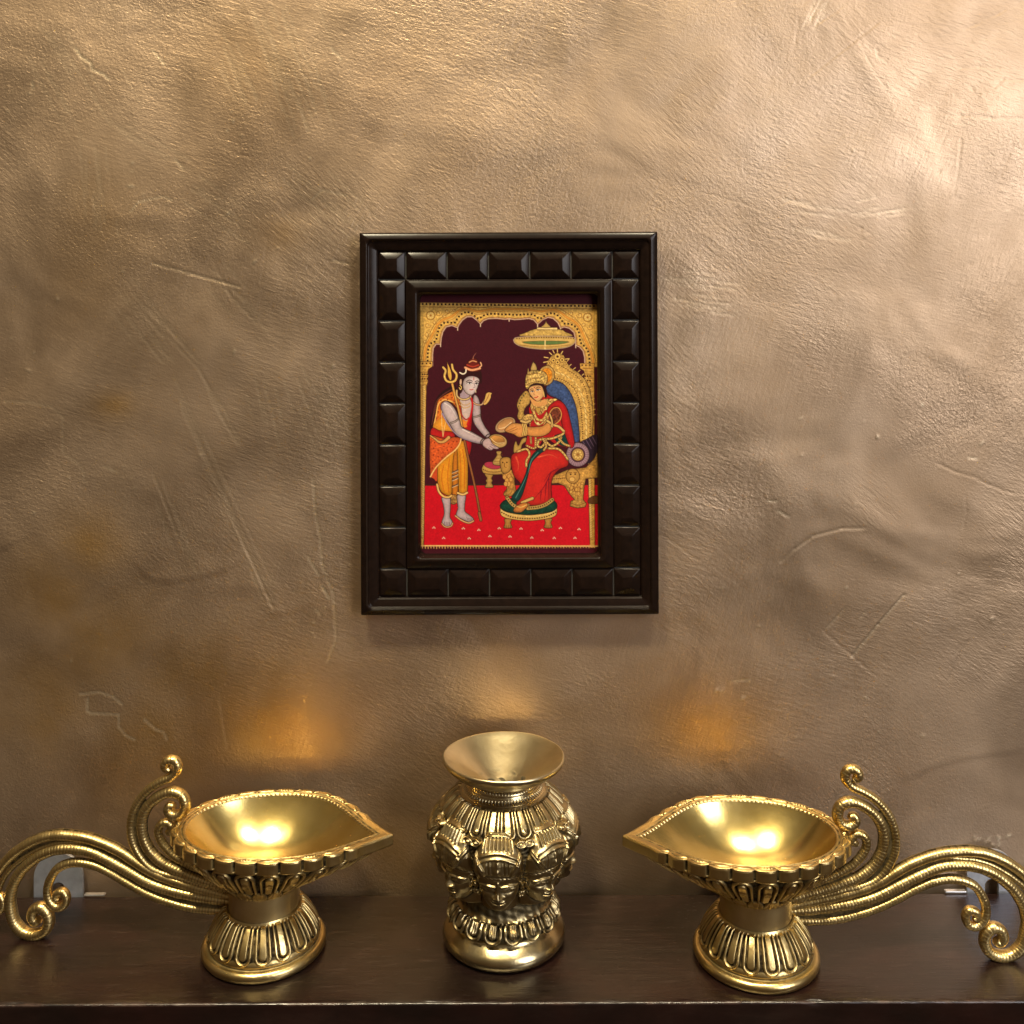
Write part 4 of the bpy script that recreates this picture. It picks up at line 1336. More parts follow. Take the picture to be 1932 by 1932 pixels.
    poly(p7([(160, 1010), (205, 1010), (198, 1040), (215, 1070), (222, 1110), (190, 1130), (140, 1125), (128, 1100), (150, 1065), (165, 1040)]), (210, 164, 88), INK, 0.9, shade=0.3)
    for y in (1040, 1068, 1095):
        stroke(p7([(140 + (1095 - y) * 0.4, y), (212, y)]), 0.9, (130, 84, 36), smooth=False)
    poly(p7([(190, 1090), (225, 1060), (275, 1065), (288, 1110), (280, 1170), (240, 1200), (205, 1180)]), (204, 146, 70), INK, 0.9, shade=0.35)
    for q in ((215, 1105), (250, 1105)):
        dot(p7([q])[0], 1.5, (54, 26, 14))
    stroke(p7([(232, 1110), (228, 1140), (245, 1148)]), 1.2, (110, 62, 28))
    for q in ((230, 1230), (270, 1225), (250, 1260), (285, 1250), (265, 1290), (240, 1290)):
        poly(ell(p7([q])[0], 4, 5), (214, 154, 76), (118, 66, 30), 0.8)
    poly(p7([(310, 1020), (312, 960), (330, 920), (350, 960), (380, 905), (415, 890), (425, 920), (385, 950), (370, 1000), (350, 1030)]), (206, 160, 80), INK, 0.9, shade=0.3)
    # throne seat, near lion
    poly(p7([(628, 1228), (700, 1200), (770, 1170), (930, 1150), (1000, 1080), (1030, 1010), (1030, 1240), (930, 1250), (915, 1330), (905, 1425), (935, 1460), (925, 1490), (860, 1502),
             (792, 1484), (800, 1440), (832, 1428), (790, 1380), (745, 1310), (690, 1285), (628, 1290)]), (202, 148, 72), INK, 1.0, smooth=False, shade=0.3, tex=0.06)
    for q in resample(p7([(640, 1250), (700, 1245), (760, 1240)]), 8):
        dot(q, 1.4, (70, 36, 16))
    poly(ell(p7([(818, 1225)])[0], 14.5, 15.5), (212, 156, 78), (84, 46, 20), 1.2, shade=0.3)
    for q in ((800, 1210), (838, 1208)):
        dot(p7([q])[0], 1.7, (54, 26, 14))
    stroke(p7([(785, 1198), (808, 1194)]), 1.2, (84, 46, 20), smooth=False)
    stroke(p7([(826, 1192), (850, 1196)]), 1.2, (84, 46, 20), smooth=False)
    poly(ell(p7([(812, 1252)])[0], 6, 5), (226, 174, 94), (110, 62, 28), 0.8)
    for i in range(26):
        q = (pr.uniform(800, 900), pr.uniform(1290, 1390))
        poly(ell(p7([q])[0], 3.2, 4.2, 0.3), (214, 158, 78), (112, 64, 28), 0.8)
    stroke(p7([(795, 1455), (860, 1475), (925, 1455)]), 1.0, (96, 52, 22))
    stroke(p7([(860, 1400), (862, 1440)]), 1.2, (96, 52, 22), smooth=False)
    poly(p7([(950, 1430), (985, 1400), (1030, 1400), (1030, 1460), (955, 1460)]), (96, 60, 32), INK, 0.9)
    stroke(p7([(920, 1225), (1020, 1185)]), 3, (196, 146, 70), smooth=False)
    # bolster
    poly(p7([(880, 950), (940, 905), (1030, 870), (1030, 1010), (965, 1110), (900, 1100)]), (44, 30, 44), INK, 0.9)
    for k in range(4):
        stroke(p7([(905 + k * 28, 925 - k * 12), (955 + k * 22, 1010 - k * 20)]), 1.2, (110, 84, 110), smooth=False)
    c = p7([(862, 1040)])[0]
    poly(ell(c, 24.5, 25.5), (176, 138, 148), INK, 1.2, shade=0.3)
    for k in range(28):
        a = k * 2 * PI / 28
        stroke([(c[0] + 15.5 * math.cos(a), c[1] + 16 * math.sin(a)), (c[0] + 23.5 * math.cos(a), c[1] + 24.5 * math.sin(a))], 0.8, (108, 70, 92), smooth=False)
    poly(ell(c, 15, 15.5), (86, 50, 66), INK, 0.9)
    poly(ell(c, 12.5, 13), (214, 168, 92), (90, 52, 24), 1.0, shade=0.2)
    for k in range(8):
        a = k * PI / 4
        poly(ell((c[0] + 6.6 * math.cos(a), c[1] + 6.6 * math.sin(a)), 3.0, 3.0), (226, 184, 104), (130, 84, 38), 0.7)
    dot(c, 2.6, (150, 98, 44))
    # footstool
    for x0 in (258, 605):
        poly(p7([(x0 - 28, 1590), (x0 + 34, 1590), (x0 + 22, 1625), (x0 + 34, 1668), (x0 - 36, 1668), (x0 - 26, 1630)]), (198, 138, 66), INK, 0.9, shade=0.3)
        for k in range(4):
            stroke(p7([(x0 - 26 + k * 16, 1648), (x0 - 28 + k * 16, 1668)]), 0.8, (70, 36, 18), smooth=False)
    poly(p7([(192, 1500), (200, 1460), (260, 1420), (435, 1400), (610, 1420), (672, 1460), (680, 1500), (672, 1560), (600, 1590), (435, 1608), (270, 1590), (200, 1560)]), (212, 166, 88), INK, 1.0)
    poly(p7([(192, 1495), (200, 1455), (260, 1420), (435, 1400), (610, 1415), (672, 1450), (680, 1495), (620, 1535), (435, 1558), (260, 1535)]), (24, 66, 50), INK, 1.0, shade=0.35, tex=0.06)
    for q in resample(p7([(205, 1535), (290, 1575), (435, 1590), (580, 1575), (668, 1535)]), 24):
        dot(q, 1.5, (60, 32, 16))
    stroke(p7([(200, 1520), (290, 1556), (435, 1570), (580, 1556), (672, 1520)]), 1.0, (236, 200, 130))
    # ---- seated figure
    poly(p7([(560, 440), (590, 500), (630, 540), (720, 575), (775, 650), (805, 780), (832, 940), (770, 980), (680, 960), (600, 900), (440, 980), (408, 960), (430, 860), (455, 760),
             (440, 640), (480, 570)]), (176, 28, 30), INK, 0.9, smooth=False)
    poly(p7([(286, 1070), (300, 1035), (350, 1012), (430, 995), (520, 1000), (620, 985), (720, 1000), (775, 1070), (775, 1135), (700, 1170), (645, 1240), (632, 1330), (632, 1425),
             (560, 1470), (440, 1478), (330, 1470), (372, 1380), (365, 1290), (312, 1225), (288, 1140)]), (204, 40, 34), INK, 1.0, shade=0.35, sw=5)
    for pth in ([(630, 1190), (600, 1260), (560, 1330), (500, 1400), (470, 1450)], [(690, 1160), (620, 1200), (570, 1270)], [(590, 1280), (575, 1440)], [(612, 1250), (606, 1420)], [(545, 1360), (535, 1450)]):
        stroke(p7(pth), 2.2, (122, 16, 34), taper=True)
    for pth in ([(520, 1060), (620, 1040), (690, 1070)], [(330, 1060), (350, 1120), (345, 1180)]):
        stroke(p7(pth), 4.5, (224, 78, 52), taper=True)
    stroke(p7([(590, 480), (605, 520), (650, 545), (715, 575)]), 2.2, (70, 20, 22))
    # green sash
    poly(p7([(575, 975), (500, 1010), (452, 1070), (428, 1140), (405, 1220), (360, 1310), (290, 1405), (340, 1440), (382, 1385), (422, 1260), (450, 1150), (478, 1090), (540, 1030), (585, 1000)]), (22, 66, 62), INK, 1.0, shade=0.3)
    stroke(p7([(520, 1020), (462, 1090), (432, 1190), (380, 1310), (325, 1410)]), 2.0, (70, 120, 112))
    stroke(p7([(440, 1140), (416, 1240), (350, 1380)]), 0.9, (6, 26, 26))
    poly(p7([(660, 880), (760, 860), (800, 930), (770, 970), (700, 950)]), (20, 58, 54), INK, 0.8)
    # hem
    stroke(p7([(250, 1408), (300, 1470), (350, 1486), (430, 1470)]), 6.5, (196, 156, 84), INK)
    stroke(p7([(380, 1452), (430, 1430), (470, 1415)]), 6, (204, 164, 90), INK)
    stroke(p7([(430, 1500), (520, 1490), (590, 1465), (640, 1428)]), 7.5, (190, 148, 78), INK)
    for q in list(resample(p7([(250, 1408), (300, 1470), (350, 1486)]), 7)) + list(resample(p7([(440, 1498), (520, 1490), (590, 1465), (640, 1428)]), 12)):
        dot(q, 1.7, (88, 66, 40))
    poly(p7([(305, 1512), (335, 1478), (380, 1455), (425, 1455), (432, 1480), (405, 1510), (370, 1535), (318, 1535)]), (220, 132, 60), INK, 0.9, shade=0.3)
    for k in range(5):
        stroke(p7([(318 + k * 9, 1518 + k * 2), (314 + k * 10, 1534)]), 0.8, (110, 54, 26), smooth=False)
    stroke(p7([(335, 1485), (375, 1490), (420, 1470)]), 1.8, (226, 180, 96))
    # bodice and jewels
    poly(p7([(462, 590), (520, 575), (600, 560), (690, 562), (650, 610), (612, 690), (622, 780), (570, 830), (520, 850), (455, 815), (446, 760), (476, 700), (456, 640)]), (190, 146, 80), INK, 0.9, tex=0.16)
    poly(p7([(478, 640), (530, 700), (598, 650), (586, 740), (560, 800), (560, 900), (500, 990), (420, 970), (432, 870), (452, 790), (470, 720)]), (176, 30, 32), None)
    for pth, w in (([(480, 600), (520, 640), (570, 620), (600, 570)], 5.0), ([(486, 630), (520, 668), (572, 640)], 2.6), ([(480, 660), (510, 730), (560, 740), (600, 680)], 4.4), ([(470, 690), (505, 770), (545, 775), (590, 730)], 3.0),
                   ([(455, 880), (460, 940)], 3.2), ([(500, 870), (498, 980)], 3.4), ([(420, 960), (480, 985), (520, 960)], 3.0)):
        stroke(p7(pth), w, (214, 172, 98), (92, 52, 26))
        for q in resample(p7(pth), 7):
            dot(q, 0.9, (112, 62, 30))
    dot(p7([(518, 770)])[0], 3.0, (236, 204, 140))
    poly(p7([(500, 640), (545, 640), (522, 690)]), (196, 150, 70), (92, 52, 26), 0.9)
    # far arm
    poly(p7([(385, 720), (430, 690), (480, 700), (470, 745), (420, 780), (380, 770)]), (196, 152, 84), INK, 0.9, tex=0.1)
    # sleeve and shawl edge
    poly(p7([(598, 650), (630, 605), (690, 570), (742, 600), (775, 660), (806, 780), (834, 940), (802, 985), (765, 905), (726, 780), (716, 690), (690, 632), (645, 635), (612, 700)]), (196, 30, 32), INK, 1.0, shade=0.3)
    poly(p7([(606, 740), (622, 680), (655, 640), (700, 640), (722, 690), (706, 745), (650, 780)]), (112, 54, 36), (220, 160, 80), 1.6, tex=0.14)
    # near arm and hands
    poly(p7([(615, 745), (642, 790), (622, 845), (560, 880), (480, 884), (415, 866), (402, 835), (415, 800), (480, 800), (560, 790)]), (220, 146, 76), INK, 1.0, shade=0.32, sw=3)
    poly(ell(p7([(238, 782)])[0], 23, 14, -0.50), (214, 168, 120), INK, 1.0, shade=0.3)
    poly(ell(p7([(238, 776)])[0], 18, 9.5, -0.50), (196, 140, 84), (110, 62, 36), 0.8, light=(0.3, 1), lk=0.5)
    stroke(p7([(185, 815), (240, 800), (290, 760)]), 1.6, (238, 200, 150))
    poly(p7([(232, 828), (262, 790), (300, 768), (350, 768), (395, 780), (425, 800), (425, 850), (392, 885), (345, 885), (305, 860), (262, 850)]), (222, 150, 80), INK, 1.0, shade=0.3, sw=2.5)
    for pth in ([(250, 836), (300, 815), (330, 800)], [(262, 846), (310, 830), (345, 815)], [(300, 862), (340, 850)]):
        stroke(p7(pth), 0.9, (128, 66, 34))
    for x in (385, 400, 414):
        stroke(p7([(x, 776), (x + 10, 820), (x, 872)]), 2.4, (222, 178, 96), (100, 56, 26))
    stroke(p7([(375, 748), (415, 760), (450, 748)]), 5.0, (200, 160, 96), INK)
    stroke(p7([(600, 748), (650, 782), (700, 800), (742, 838)]), 5.0, (206, 164, 94), INK)
    stroke(p7([(620, 690), (640, 745), (640, 800)]), 3.6, (206, 164, 94), INK)
    # girdle
    for pth in ([(520, 915), (560, 905), (640, 900), (720, 870), (742, 852)], [(525, 920), (515, 960), (545, 975), (575, 945), (590, 910)], [(590, 930), (640, 965), (700, 930), (720, 890)],
                [(700, 900), (740, 945), (790, 965)], [(610, 985), (690, 990), (740, 1030), (775, 1080)], [(560, 900), (590, 960), (570, 1000)], [(340, 1012), (420, 990), (446, 1040), (420, 1090), (418, 1140)]):
        stroke(p7(pth), 4.0, (214, 172, 96), INK)
        for q in resample(p7(pth), 8):
            dot(q, 0.9, (110, 64, 30))
    # head
    poly(ell(p7([(594, 358)])[0], 17, 21, 0.2), (208, 162, 86), INK, 1.0, shade=0.2, tex=0.05)
    poly(ell(p7([(594, 358)])[0], 12, 15.5, 0.2), (222, 138, 36), (150, 92, 36), 1.0, tex=0.06)
    poly(p7([(450, 540), (520, 590), (580, 560), (600, 600), (540, 625), (480, 610)]), (216, 150, 84), None)
    poly(p7([(436, 478), (450, 445), (500, 425), (560, 430), (592, 480), (598, 540), (575, 545), (566, 480), (540, 445), (490, 445)]), (46, 18, 18), None)
    poly(p7([(440, 478), (458, 452), (505, 440), (548, 446), (568, 480), (572, 520), (556, 552), (524, 580), (498, 572), (466, 540), (446, 508)]), (234, 174, 112), INK, 0.8, shade=0.25, sw=2.5)
    poly(p7([(412, 455), (412, 395), (424, 345), (460, 315), (520, 312), (580, 330), (604, 372), (592, 430), (560, 432), (500, 424), (456, 444), (432, 475)]), (206, 166, 92), INK, 1.0, tex=0.14, shade=0.2)
    for pth in ([(415, 440), (470, 420), (540, 410), (590, 420)], [(418, 400), (470, 385), (545, 378)], [(430, 350), (500, 340), (570, 350)]):
        for q in resample(p7(pth), 12):
            dot(q, 1.1, (130, 84, 40))
    poly(p7([(460, 310), (468, 265), (478, 245), (480, 222), (486, 245), (502, 262), (512, 310)]), (216, 176, 100), INK, 0.9, shade=0.3)
    stroke(p7([(437, 340), (437, 296)]), 2.4, (216, 176, 100), INK, taper=True, smooth=False)
    stroke(p7([(456, 480), (468, 472), (480, 476)]), 1.3, (50, 20, 18))
    stroke(p7([(502, 470), (520, 458), (540, 460)]), 1.3, (50, 20, 18))
    stroke(p7([(463, 497), (472, 495), (481, 497)]), 2.0, (236, 222, 204))
    dot(p7([(472, 496)])[0], 1.3, (36, 18, 18))
    stroke(p7([(458, 494), (471, 486), (484, 493)]), 1.3, (36, 18, 18))
    stroke(p7([(510, 486), (522, 481), (535, 482)]), 2.2, (236, 222, 204))
    dot(p7([(521, 482)])[0], 1.4, (36, 18, 18))
    stroke(p7([(504, 484), (521, 473), (540, 478)]), 1.3, (36, 18, 18))
    stroke(p7([(488, 490), (486, 520), (496, 526)]), 1.0, (160, 88, 54))
    stroke(p7([(492, 546), (506, 548), (520, 538)]), 1.9, (190, 50, 44))
    dot(p7([(490, 462)])[0], 1.2, (190, 30, 30))
    stroke(p7([(568, 500), (574, 540)]), 2.2, (222, 180, 100), smooth=False)
    # ---- standing figure
    poly(p6([(430, 335), (350, 365), (265, 425), (212, 500), (192, 580), (162, 680), (152, 790), (172, 812), (205, 710), (245, 610), (335, 480), (425, 440)]), (44, 18, 20), None)
    for k in range(4):
        stroke(p6([(400 - 20 * k, 375 + 12 * k), (280 - 18 * k, 450 + 18 * k), (210 - 8 * k, 600 + 20 * k), (172, 760)]), 1.0, (104, 52, 44))
    poly(p6([(588, 460), (612, 560), (604, 700), (588, 880), (598, 960), (576, 1085), (540, 1062), (505, 900), (515, 770), (560, 690)]), (186, 26, 30), INK, 1.0, shade=0.3)
    # chest, neck
    poly(p6([(462, 470), (520, 460), (596, 455), (606, 560), (584, 680), (556, 740), (500, 700), (466, 600)]), (208, 180, 170), None, shade=0.2)
    poly(p6([(490, 370), (590, 430), (592, 480), (530, 510), (478, 470)]), (168, 142, 150), None)
    poly(p6([(500, 700), (540, 720), (566, 690), (548, 780), (505, 780), (486, 720)]), (226, 130, 46), None)
    # far arm
    poly(p6([(618, 452), (660, 458), (684, 520), (694, 600), (698, 690), (742, 785), (794, 862), (756, 900), (690, 838), (622, 745), (606, 640)]), (200, 174, 174), INK, 1.0, shade=0.42, sw=3)
    # shawl over the shoulder
    poly(p6([(440, 395), (372, 412), (298, 452), (240, 498), (226, 560), (212, 650), (190, 775), (262, 820), (395, 840), (330, 690), (270, 590), (276, 530), (322, 505), (390, 530), (446, 600), (486, 720), (490, 600), (462, 470)]), (226, 118, 42), INK, 0.9, shade=0.25, tex=0.05)
    stroke(p6([(195, 770), (222, 640), (236, 560), (262, 515), (320, 492), (400, 520)]), 2.6, (240, 176, 92))
    poly(p6([(196, 750), (240, 705), (300, 680), (350, 750), (400, 830), (300, 830), (192, 800)]), (236, 152, 46), None, shade=0.2)
    poly(p6([(178, 790), (260, 822), (392, 836), (412, 900), (300, 912), (164, 876)]), (196, 34, 32), INK, 0.9, shade=0.25)
    # trousers
    poly(p6([(225, 1195), (330, 1090), (440, 985), (420, 1100), (400, 1220), (390, 1380), (376, 1510), (310, 1505), (255, 1450), (226, 1340)]), (236, 150, 36), INK, 1.0, shade=0.36, sw=5)
    poly(p6([(438, 985), (520, 930), (548, 1060), (556, 1200), (556, 1330), (546, 1478), (500, 1492), (456, 1478), (452, 1360), (436, 1150)]), (238, 154, 38), INK, 1.0, shade=0.36, sw=5)
    poly(p6([(400, 1110), (436, 1000), (448, 1240), (450, 1420), (436, 1520), (388, 1512), (392, 1300)]), (222, 128, 36), INK, 0.8, shade=0.3)
    for pth in ([(300, 1180), (275, 1320), (300, 1470)], [(360, 1120), (340, 1300), (350, 1480)], [(500, 1020), (520, 1200), (515, 1440)], [(470, 1040), (480, 1240), (480, 1440)]):
        stroke(p6(pth), 1.3, (196, 92, 22))
    for y in (1250, 1290, 1330, 1400):
        stroke(p6([(388, y + 16), (450, y - 10)]), 2.4, (90, 66, 54), smooth=False)
        stroke(p6([(388, y + 28), (450, y + 2)]), 1.4, (206, 176, 140), smooth=False)
    poly(p6([(374, 1510), (440, 1515), (444, 1580), (405, 1608), (368, 1590)]), (150, 108, 58), INK, 0.9, tex=0.1)
    # leopard wrap
    poly(p6([(160, 872), (300, 905), (410, 890), (480, 905), (474, 950), (430, 1020), (330, 1098), (240, 1180), (200, 1235), (160, 1312), (150, 1200), (146, 1050), (150, 960)]), (220, 92, 40), INK, 1.0, shade=0.25, tex=0.04)
    poly(p6([(160, 1310), (205, 1235), (228, 1200), (226, 1360), (190, 1335)]), (206, 74, 36), INK, 0.8)
    stroke(p6([(484, 905), (470, 960), (420, 1030), (330, 1100), (235, 1190), (190, 1250), (156, 1312)]), 3.0, (244, 186, 110))
    for q in [(200, 950), (250, 960), (300, 990), (350, 960), (400, 940), (440, 940), (190, 1010), (240, 1030), (290, 1050), (340, 1030), (380, 1000), (190, 1080), (240, 1100), (280, 1110),
              (180, 1150), (215, 1170), (175, 1220), (330, 930), (300, 470), (340, 450), (380, 440), (270, 500), (340, 490), (390, 470), (410, 510), (430, 540), (240, 620), (225, 690)]:
        dot(p6([q])[0], 1.5, (140, 44, 24))
    # horn at the waist
    stroke(p6([(276, 610), (280, 760), (290, 885)]), 1.4, (240, 190, 120))
    stroke(p6([(326, 720), (305, 800), (292, 885)]), 1.4, (240, 190, 120))
    stroke(p6([(158, 876), (200, 905), (245, 940), (300, 938), (352, 896)]), 3.0, (196, 142, 78), INK, w2=7.0)
    # cuffs, shins, feet
    poly(p6([(275, 1535), (362, 1535), (368, 1640), (362, 1740), (388, 1790), (378, 1832), (330, 1846), (284, 1832), (274, 1792), (300, 1710), (292, 1620)]), (198, 170, 172), INK, 1.0, shade=0.4, sw=3)
    poly(p6([(444, 1505), (528, 1505), (522, 1600), (522, 1680), (572, 1722), (614, 1762), (604, 1792), (560, 1796), (480, 1762), (428, 1722), (446, 1650), (440, 1580)]), (198, 170, 172), INK, 1.0, shade=0.4, sw=3)
    stroke(p6([(226, 1395), (245, 1470), (290, 1520), (345, 1532), (378, 1515)]), 4.2, (226, 176, 100), INK)
    stroke(p6([(446, 1486), (500, 1504), (546, 1484)]), 4.2, (226, 176, 100), INK)
    stroke(p6([(276, 1812), (300, 1840), (335, 1850), (375, 1838), (390, 1808)]), 2.6, (206, 150, 100), INK)
    stroke(p6([(420, 1730), (480, 1775), (560, 1806), (612, 1785)]), 3.2, (206, 150, 100), INK)
    for k in range(4):
        stroke(p6([(305 + k * 18, 1795), (303 + k * 18, 1825)]), 1.0, (94, 66, 70), smooth=False)
        stroke(p6([(540 + k * 16, 1745 + k * 5), (552 + k * 14, 1775 + k * 3)]), 0.9, (94, 66, 70), smooth=False)
    # trident
    stroke(p6([(386, 300), (430, 490), (470, 650), (494, 790)]), 4.4, (206, 148, 72), INK)
    stroke(p6([(520, 925), (560, 1120), (612, 1340), (660, 1580), (690, 1775)]), 4.0, (142, 84, 46), INK)
    stroke(p6([(675, 1700), (690, 1775)]), 5.6, (150, 88, 50), INK, smooth=False)
    stroke(p6([(296, 148), (322, 185), (310, 240), (330, 290), (380, 305), (425, 285), (438, 225), (402, 175), (390, 120)]), 4.4, (222, 176, 92), INK)
    poly(p6([(336, 78), (348, 112), (375, 175), (388, 250), (372, 290), (346, 235), (342, 150)]), (226, 170, 72), INK, 0.9)
    # head
    poly(p6([(452, 400), (450, 330), (458, 240), (500, 176), (600, 156), (690, 186), (708, 250), (700, 330), (684, 300), (676, 262), (620, 235), (565, 240), (530, 275), (516, 340), (500, 400), (476, 430)]), (48, 18, 18), None)
    poly(p6([(520, 160), (550, 105), (585, 60), (645, 52), (676, 95), (694, 145), (688, 190), (600, 198), (535, 185)]), (112, 34, 26), INK, 1.0, shade=0.3)
    stroke(p6([(530, 152), (600, 178), (688, 160)]), 4.6, (232, 158, 112))
    stroke(p6([(548, 122), (610, 142), (676, 124)]), 2.6, (176, 60, 40))
    stroke(p6([(575, 95), (610, 80), (650, 90)]), 2.4, (222, 150, 100))
    stroke(p6([(614, 60), (622, 30), (652, -8)]), 1.8, (178, 110, 84), taper=True)
    stroke(p6([(682, 150), (704, 130), (694, 98)]), 2.6, (236, 172, 124))
    stroke(p6([(474, 205), (506, 220), (534, 205), (540, 172)]), 2.8, (240, 220, 190))
    poly(p6([(506, 310), (520, 275), (562, 246), (620, 243), (668, 262), (682, 290), (670, 335), (652, 385), (622, 430), (590, 445), (548, 430), (516, 392), (504, 350)]), (216, 192, 188), INK, 0.9, shade=0.32, sw=3, light=(1, 0.2), lk=0.25)
    poly(ell(p6([(482, 305)])[0], 2.6, 6.5, 0.05), (214, 170, 140), INK, 0.8)
    stroke(p6([(474, 340), (490, 360), (480, 385), (466, 365)]), 2.0, (226, 180, 96), INK)
    stroke(p6([(542, 302), (575, 284), (606, 298)]), 1.4, (40, 22, 26))
    stroke(p6([(634, 304), (655, 294), (674, 300)]), 1.4, (40, 22, 26))
    stroke(p6([(552, 322), (576, 318), (600, 322)]), 2.4, (226, 216, 214))
    dot(p6([(577, 319)])[0], 1.5, (30, 18, 22))
    stroke(p6([(546, 318), (575, 307), (604, 318)]), 1.5, (34, 22, 28))
    stroke(p6([(638, 327), (652, 323), (664, 326)]), 2.0, (226, 216, 214))
    dot(p6([(651, 324)])[0], 1.3, (30, 18, 22))
    stroke(p6([(634, 324), (652, 314), (669, 322)]), 1.5, (34, 22, 28))
    stroke(p6([(622, 320), (634, 358), (616, 366)]), 1.0, (126, 100, 108))
    stroke(p6([(580, 386), (598, 388), (614, 382)]), 2.0, (196, 88, 84))
    stroke(p6([(622, 256), (622, 286)]), 1.4, (180, 60, 50), smooth=False)
    stroke(p6([(640, 390), (642, 415)]), 2.0, (214, 184, 150), smooth=False)
    # snake, beads
    stroke(p6([(440, 395), (442, 450), (480, 485), (540, 490), (590, 465)]), 3.4, (206, 168, 110), INK)
    stroke(p6([(584, 456), (604, 510), (650, 545), (705, 545), (735, 500)]), 3.0, (196, 152, 118), INK)
    poly(p6([(722, 535), (738, 480), (752, 432), (780, 415), (818, 426), (806, 440), (800, 480), (770, 530), (735, 552)]), (216, 168, 92), INK, 0.9)
    stroke(p6([(735, 530), (765, 480), (785, 430)]), 1.4, (150, 92, 40))
    for pth in ([(470, 510), (500, 545), (545, 550), (582, 530)], [(470, 540), (510, 580), (560, 575), (584, 555)]):
        stroke(p6(pth), 1.5, (196, 148, 74))
    for q in resample(p6([(470, 560), (480, 620), (505, 680), (540, 705), (565, 690)]), 16):
        dot(q, 1.5, (170, 40, 30))
    stroke(p6([(598, 480), (606, 560), (588, 660), (552, 760)]), 4.0, (190, 26, 32))
    # near arm, hands, bowl
    poly(p6([(272, 560), (290, 520), (326, 506), (382, 540), (432, 612), (472, 720), (496, 786), (600, 836), (720, 905), (750, 922), (722, 968), (600, 948), (480, 900), (420, 850), (366, 760), (300, 660)]), (206, 180, 178), INK, 1.1, shade=0.45, sw=3.4, light=(0.4, -0.6), lk=0.25)
    for pth, w_ in (([(285, 640), (340, 740), (410, 840), (490, 900), (600, 935), (710, 952)], 3.4), ([(285, 540), (280, 590), (300, 650)], 3.0)):
        stroke(p6(pth), w_, (150, 128, 150), taper=True)
    for pth in ([(310, 530), (370, 570), (420, 650), (455, 740)], [(500, 810), (600, 860), (700, 910)]):
        stroke(p6(pth), 3.0, (226, 206, 200), taper=True)
    stroke(p6([(368, 735), (412, 722), (460, 690)]), 1.6, (74, 60, 40))
    stroke(p6([(372, 750), (418, 736), (464, 702)]), 1.2, (74, 60, 40))
    stroke(p6([(606, 672), (650, 668), (696, 650)]), 1.6, (74, 60, 40))
    stroke(p6([(606, 688), (652, 682), (698, 664)]), 1.2, (74, 60, 40))
    poly(ell(p6([(874, 934)])[0], 20, 14, 0.22), (218, 172, 104), INK, 1.1, shade=0.3)
    poly(ell(p6([(872, 922)])[0], 15, 8.5, 0.22), (186, 126, 62), (110, 62, 30), 0.8, light=(-0.3, -1), lk=0.5)
    stroke(p6([(800, 905), (860, 955), (940, 955)]), 1.4, (240, 204, 142))
    poly(p6([(712, 945), (745, 912), (790, 908), (815, 955), (850, 985), (888, 1008), (870, 1022), (830, 1020), (798, 1036), (750, 1012), (718, 985)]), (202, 168, 164), INK, 0.9, shade=0.3, sw=2)
    for pth in ([(800, 970), (850, 1000)], [(790, 990), (830, 1015)], [(775, 1005), (800, 1028)]):
        stroke(p6(pth), 0.9, (110, 80, 90), smooth=False)
    stroke(p6([(690, 965), (698, 930), (726, 902)]), 2.0, (50, 36, 34))
    stroke(p6([(702, 968), (712, 938), (738, 912)]), 1.2, (50, 36, 34))
    stroke(p6([(742, 895), (760, 870), (788, 858)]), 2.0, (50, 36, 34))
    # paper grain
    img *= (1 + 0.022 * nz + 0.010 * nz2)[..., None]
    lin = np.where(img <= 0.04045, img / 12.92, ((np.clip(img, 0, 1) + 0.055) / 1.055) ** 2.4)
    lin = lin * 0.73
    return lin, (SX0, SY0, SX1, SY1, W, Hh)

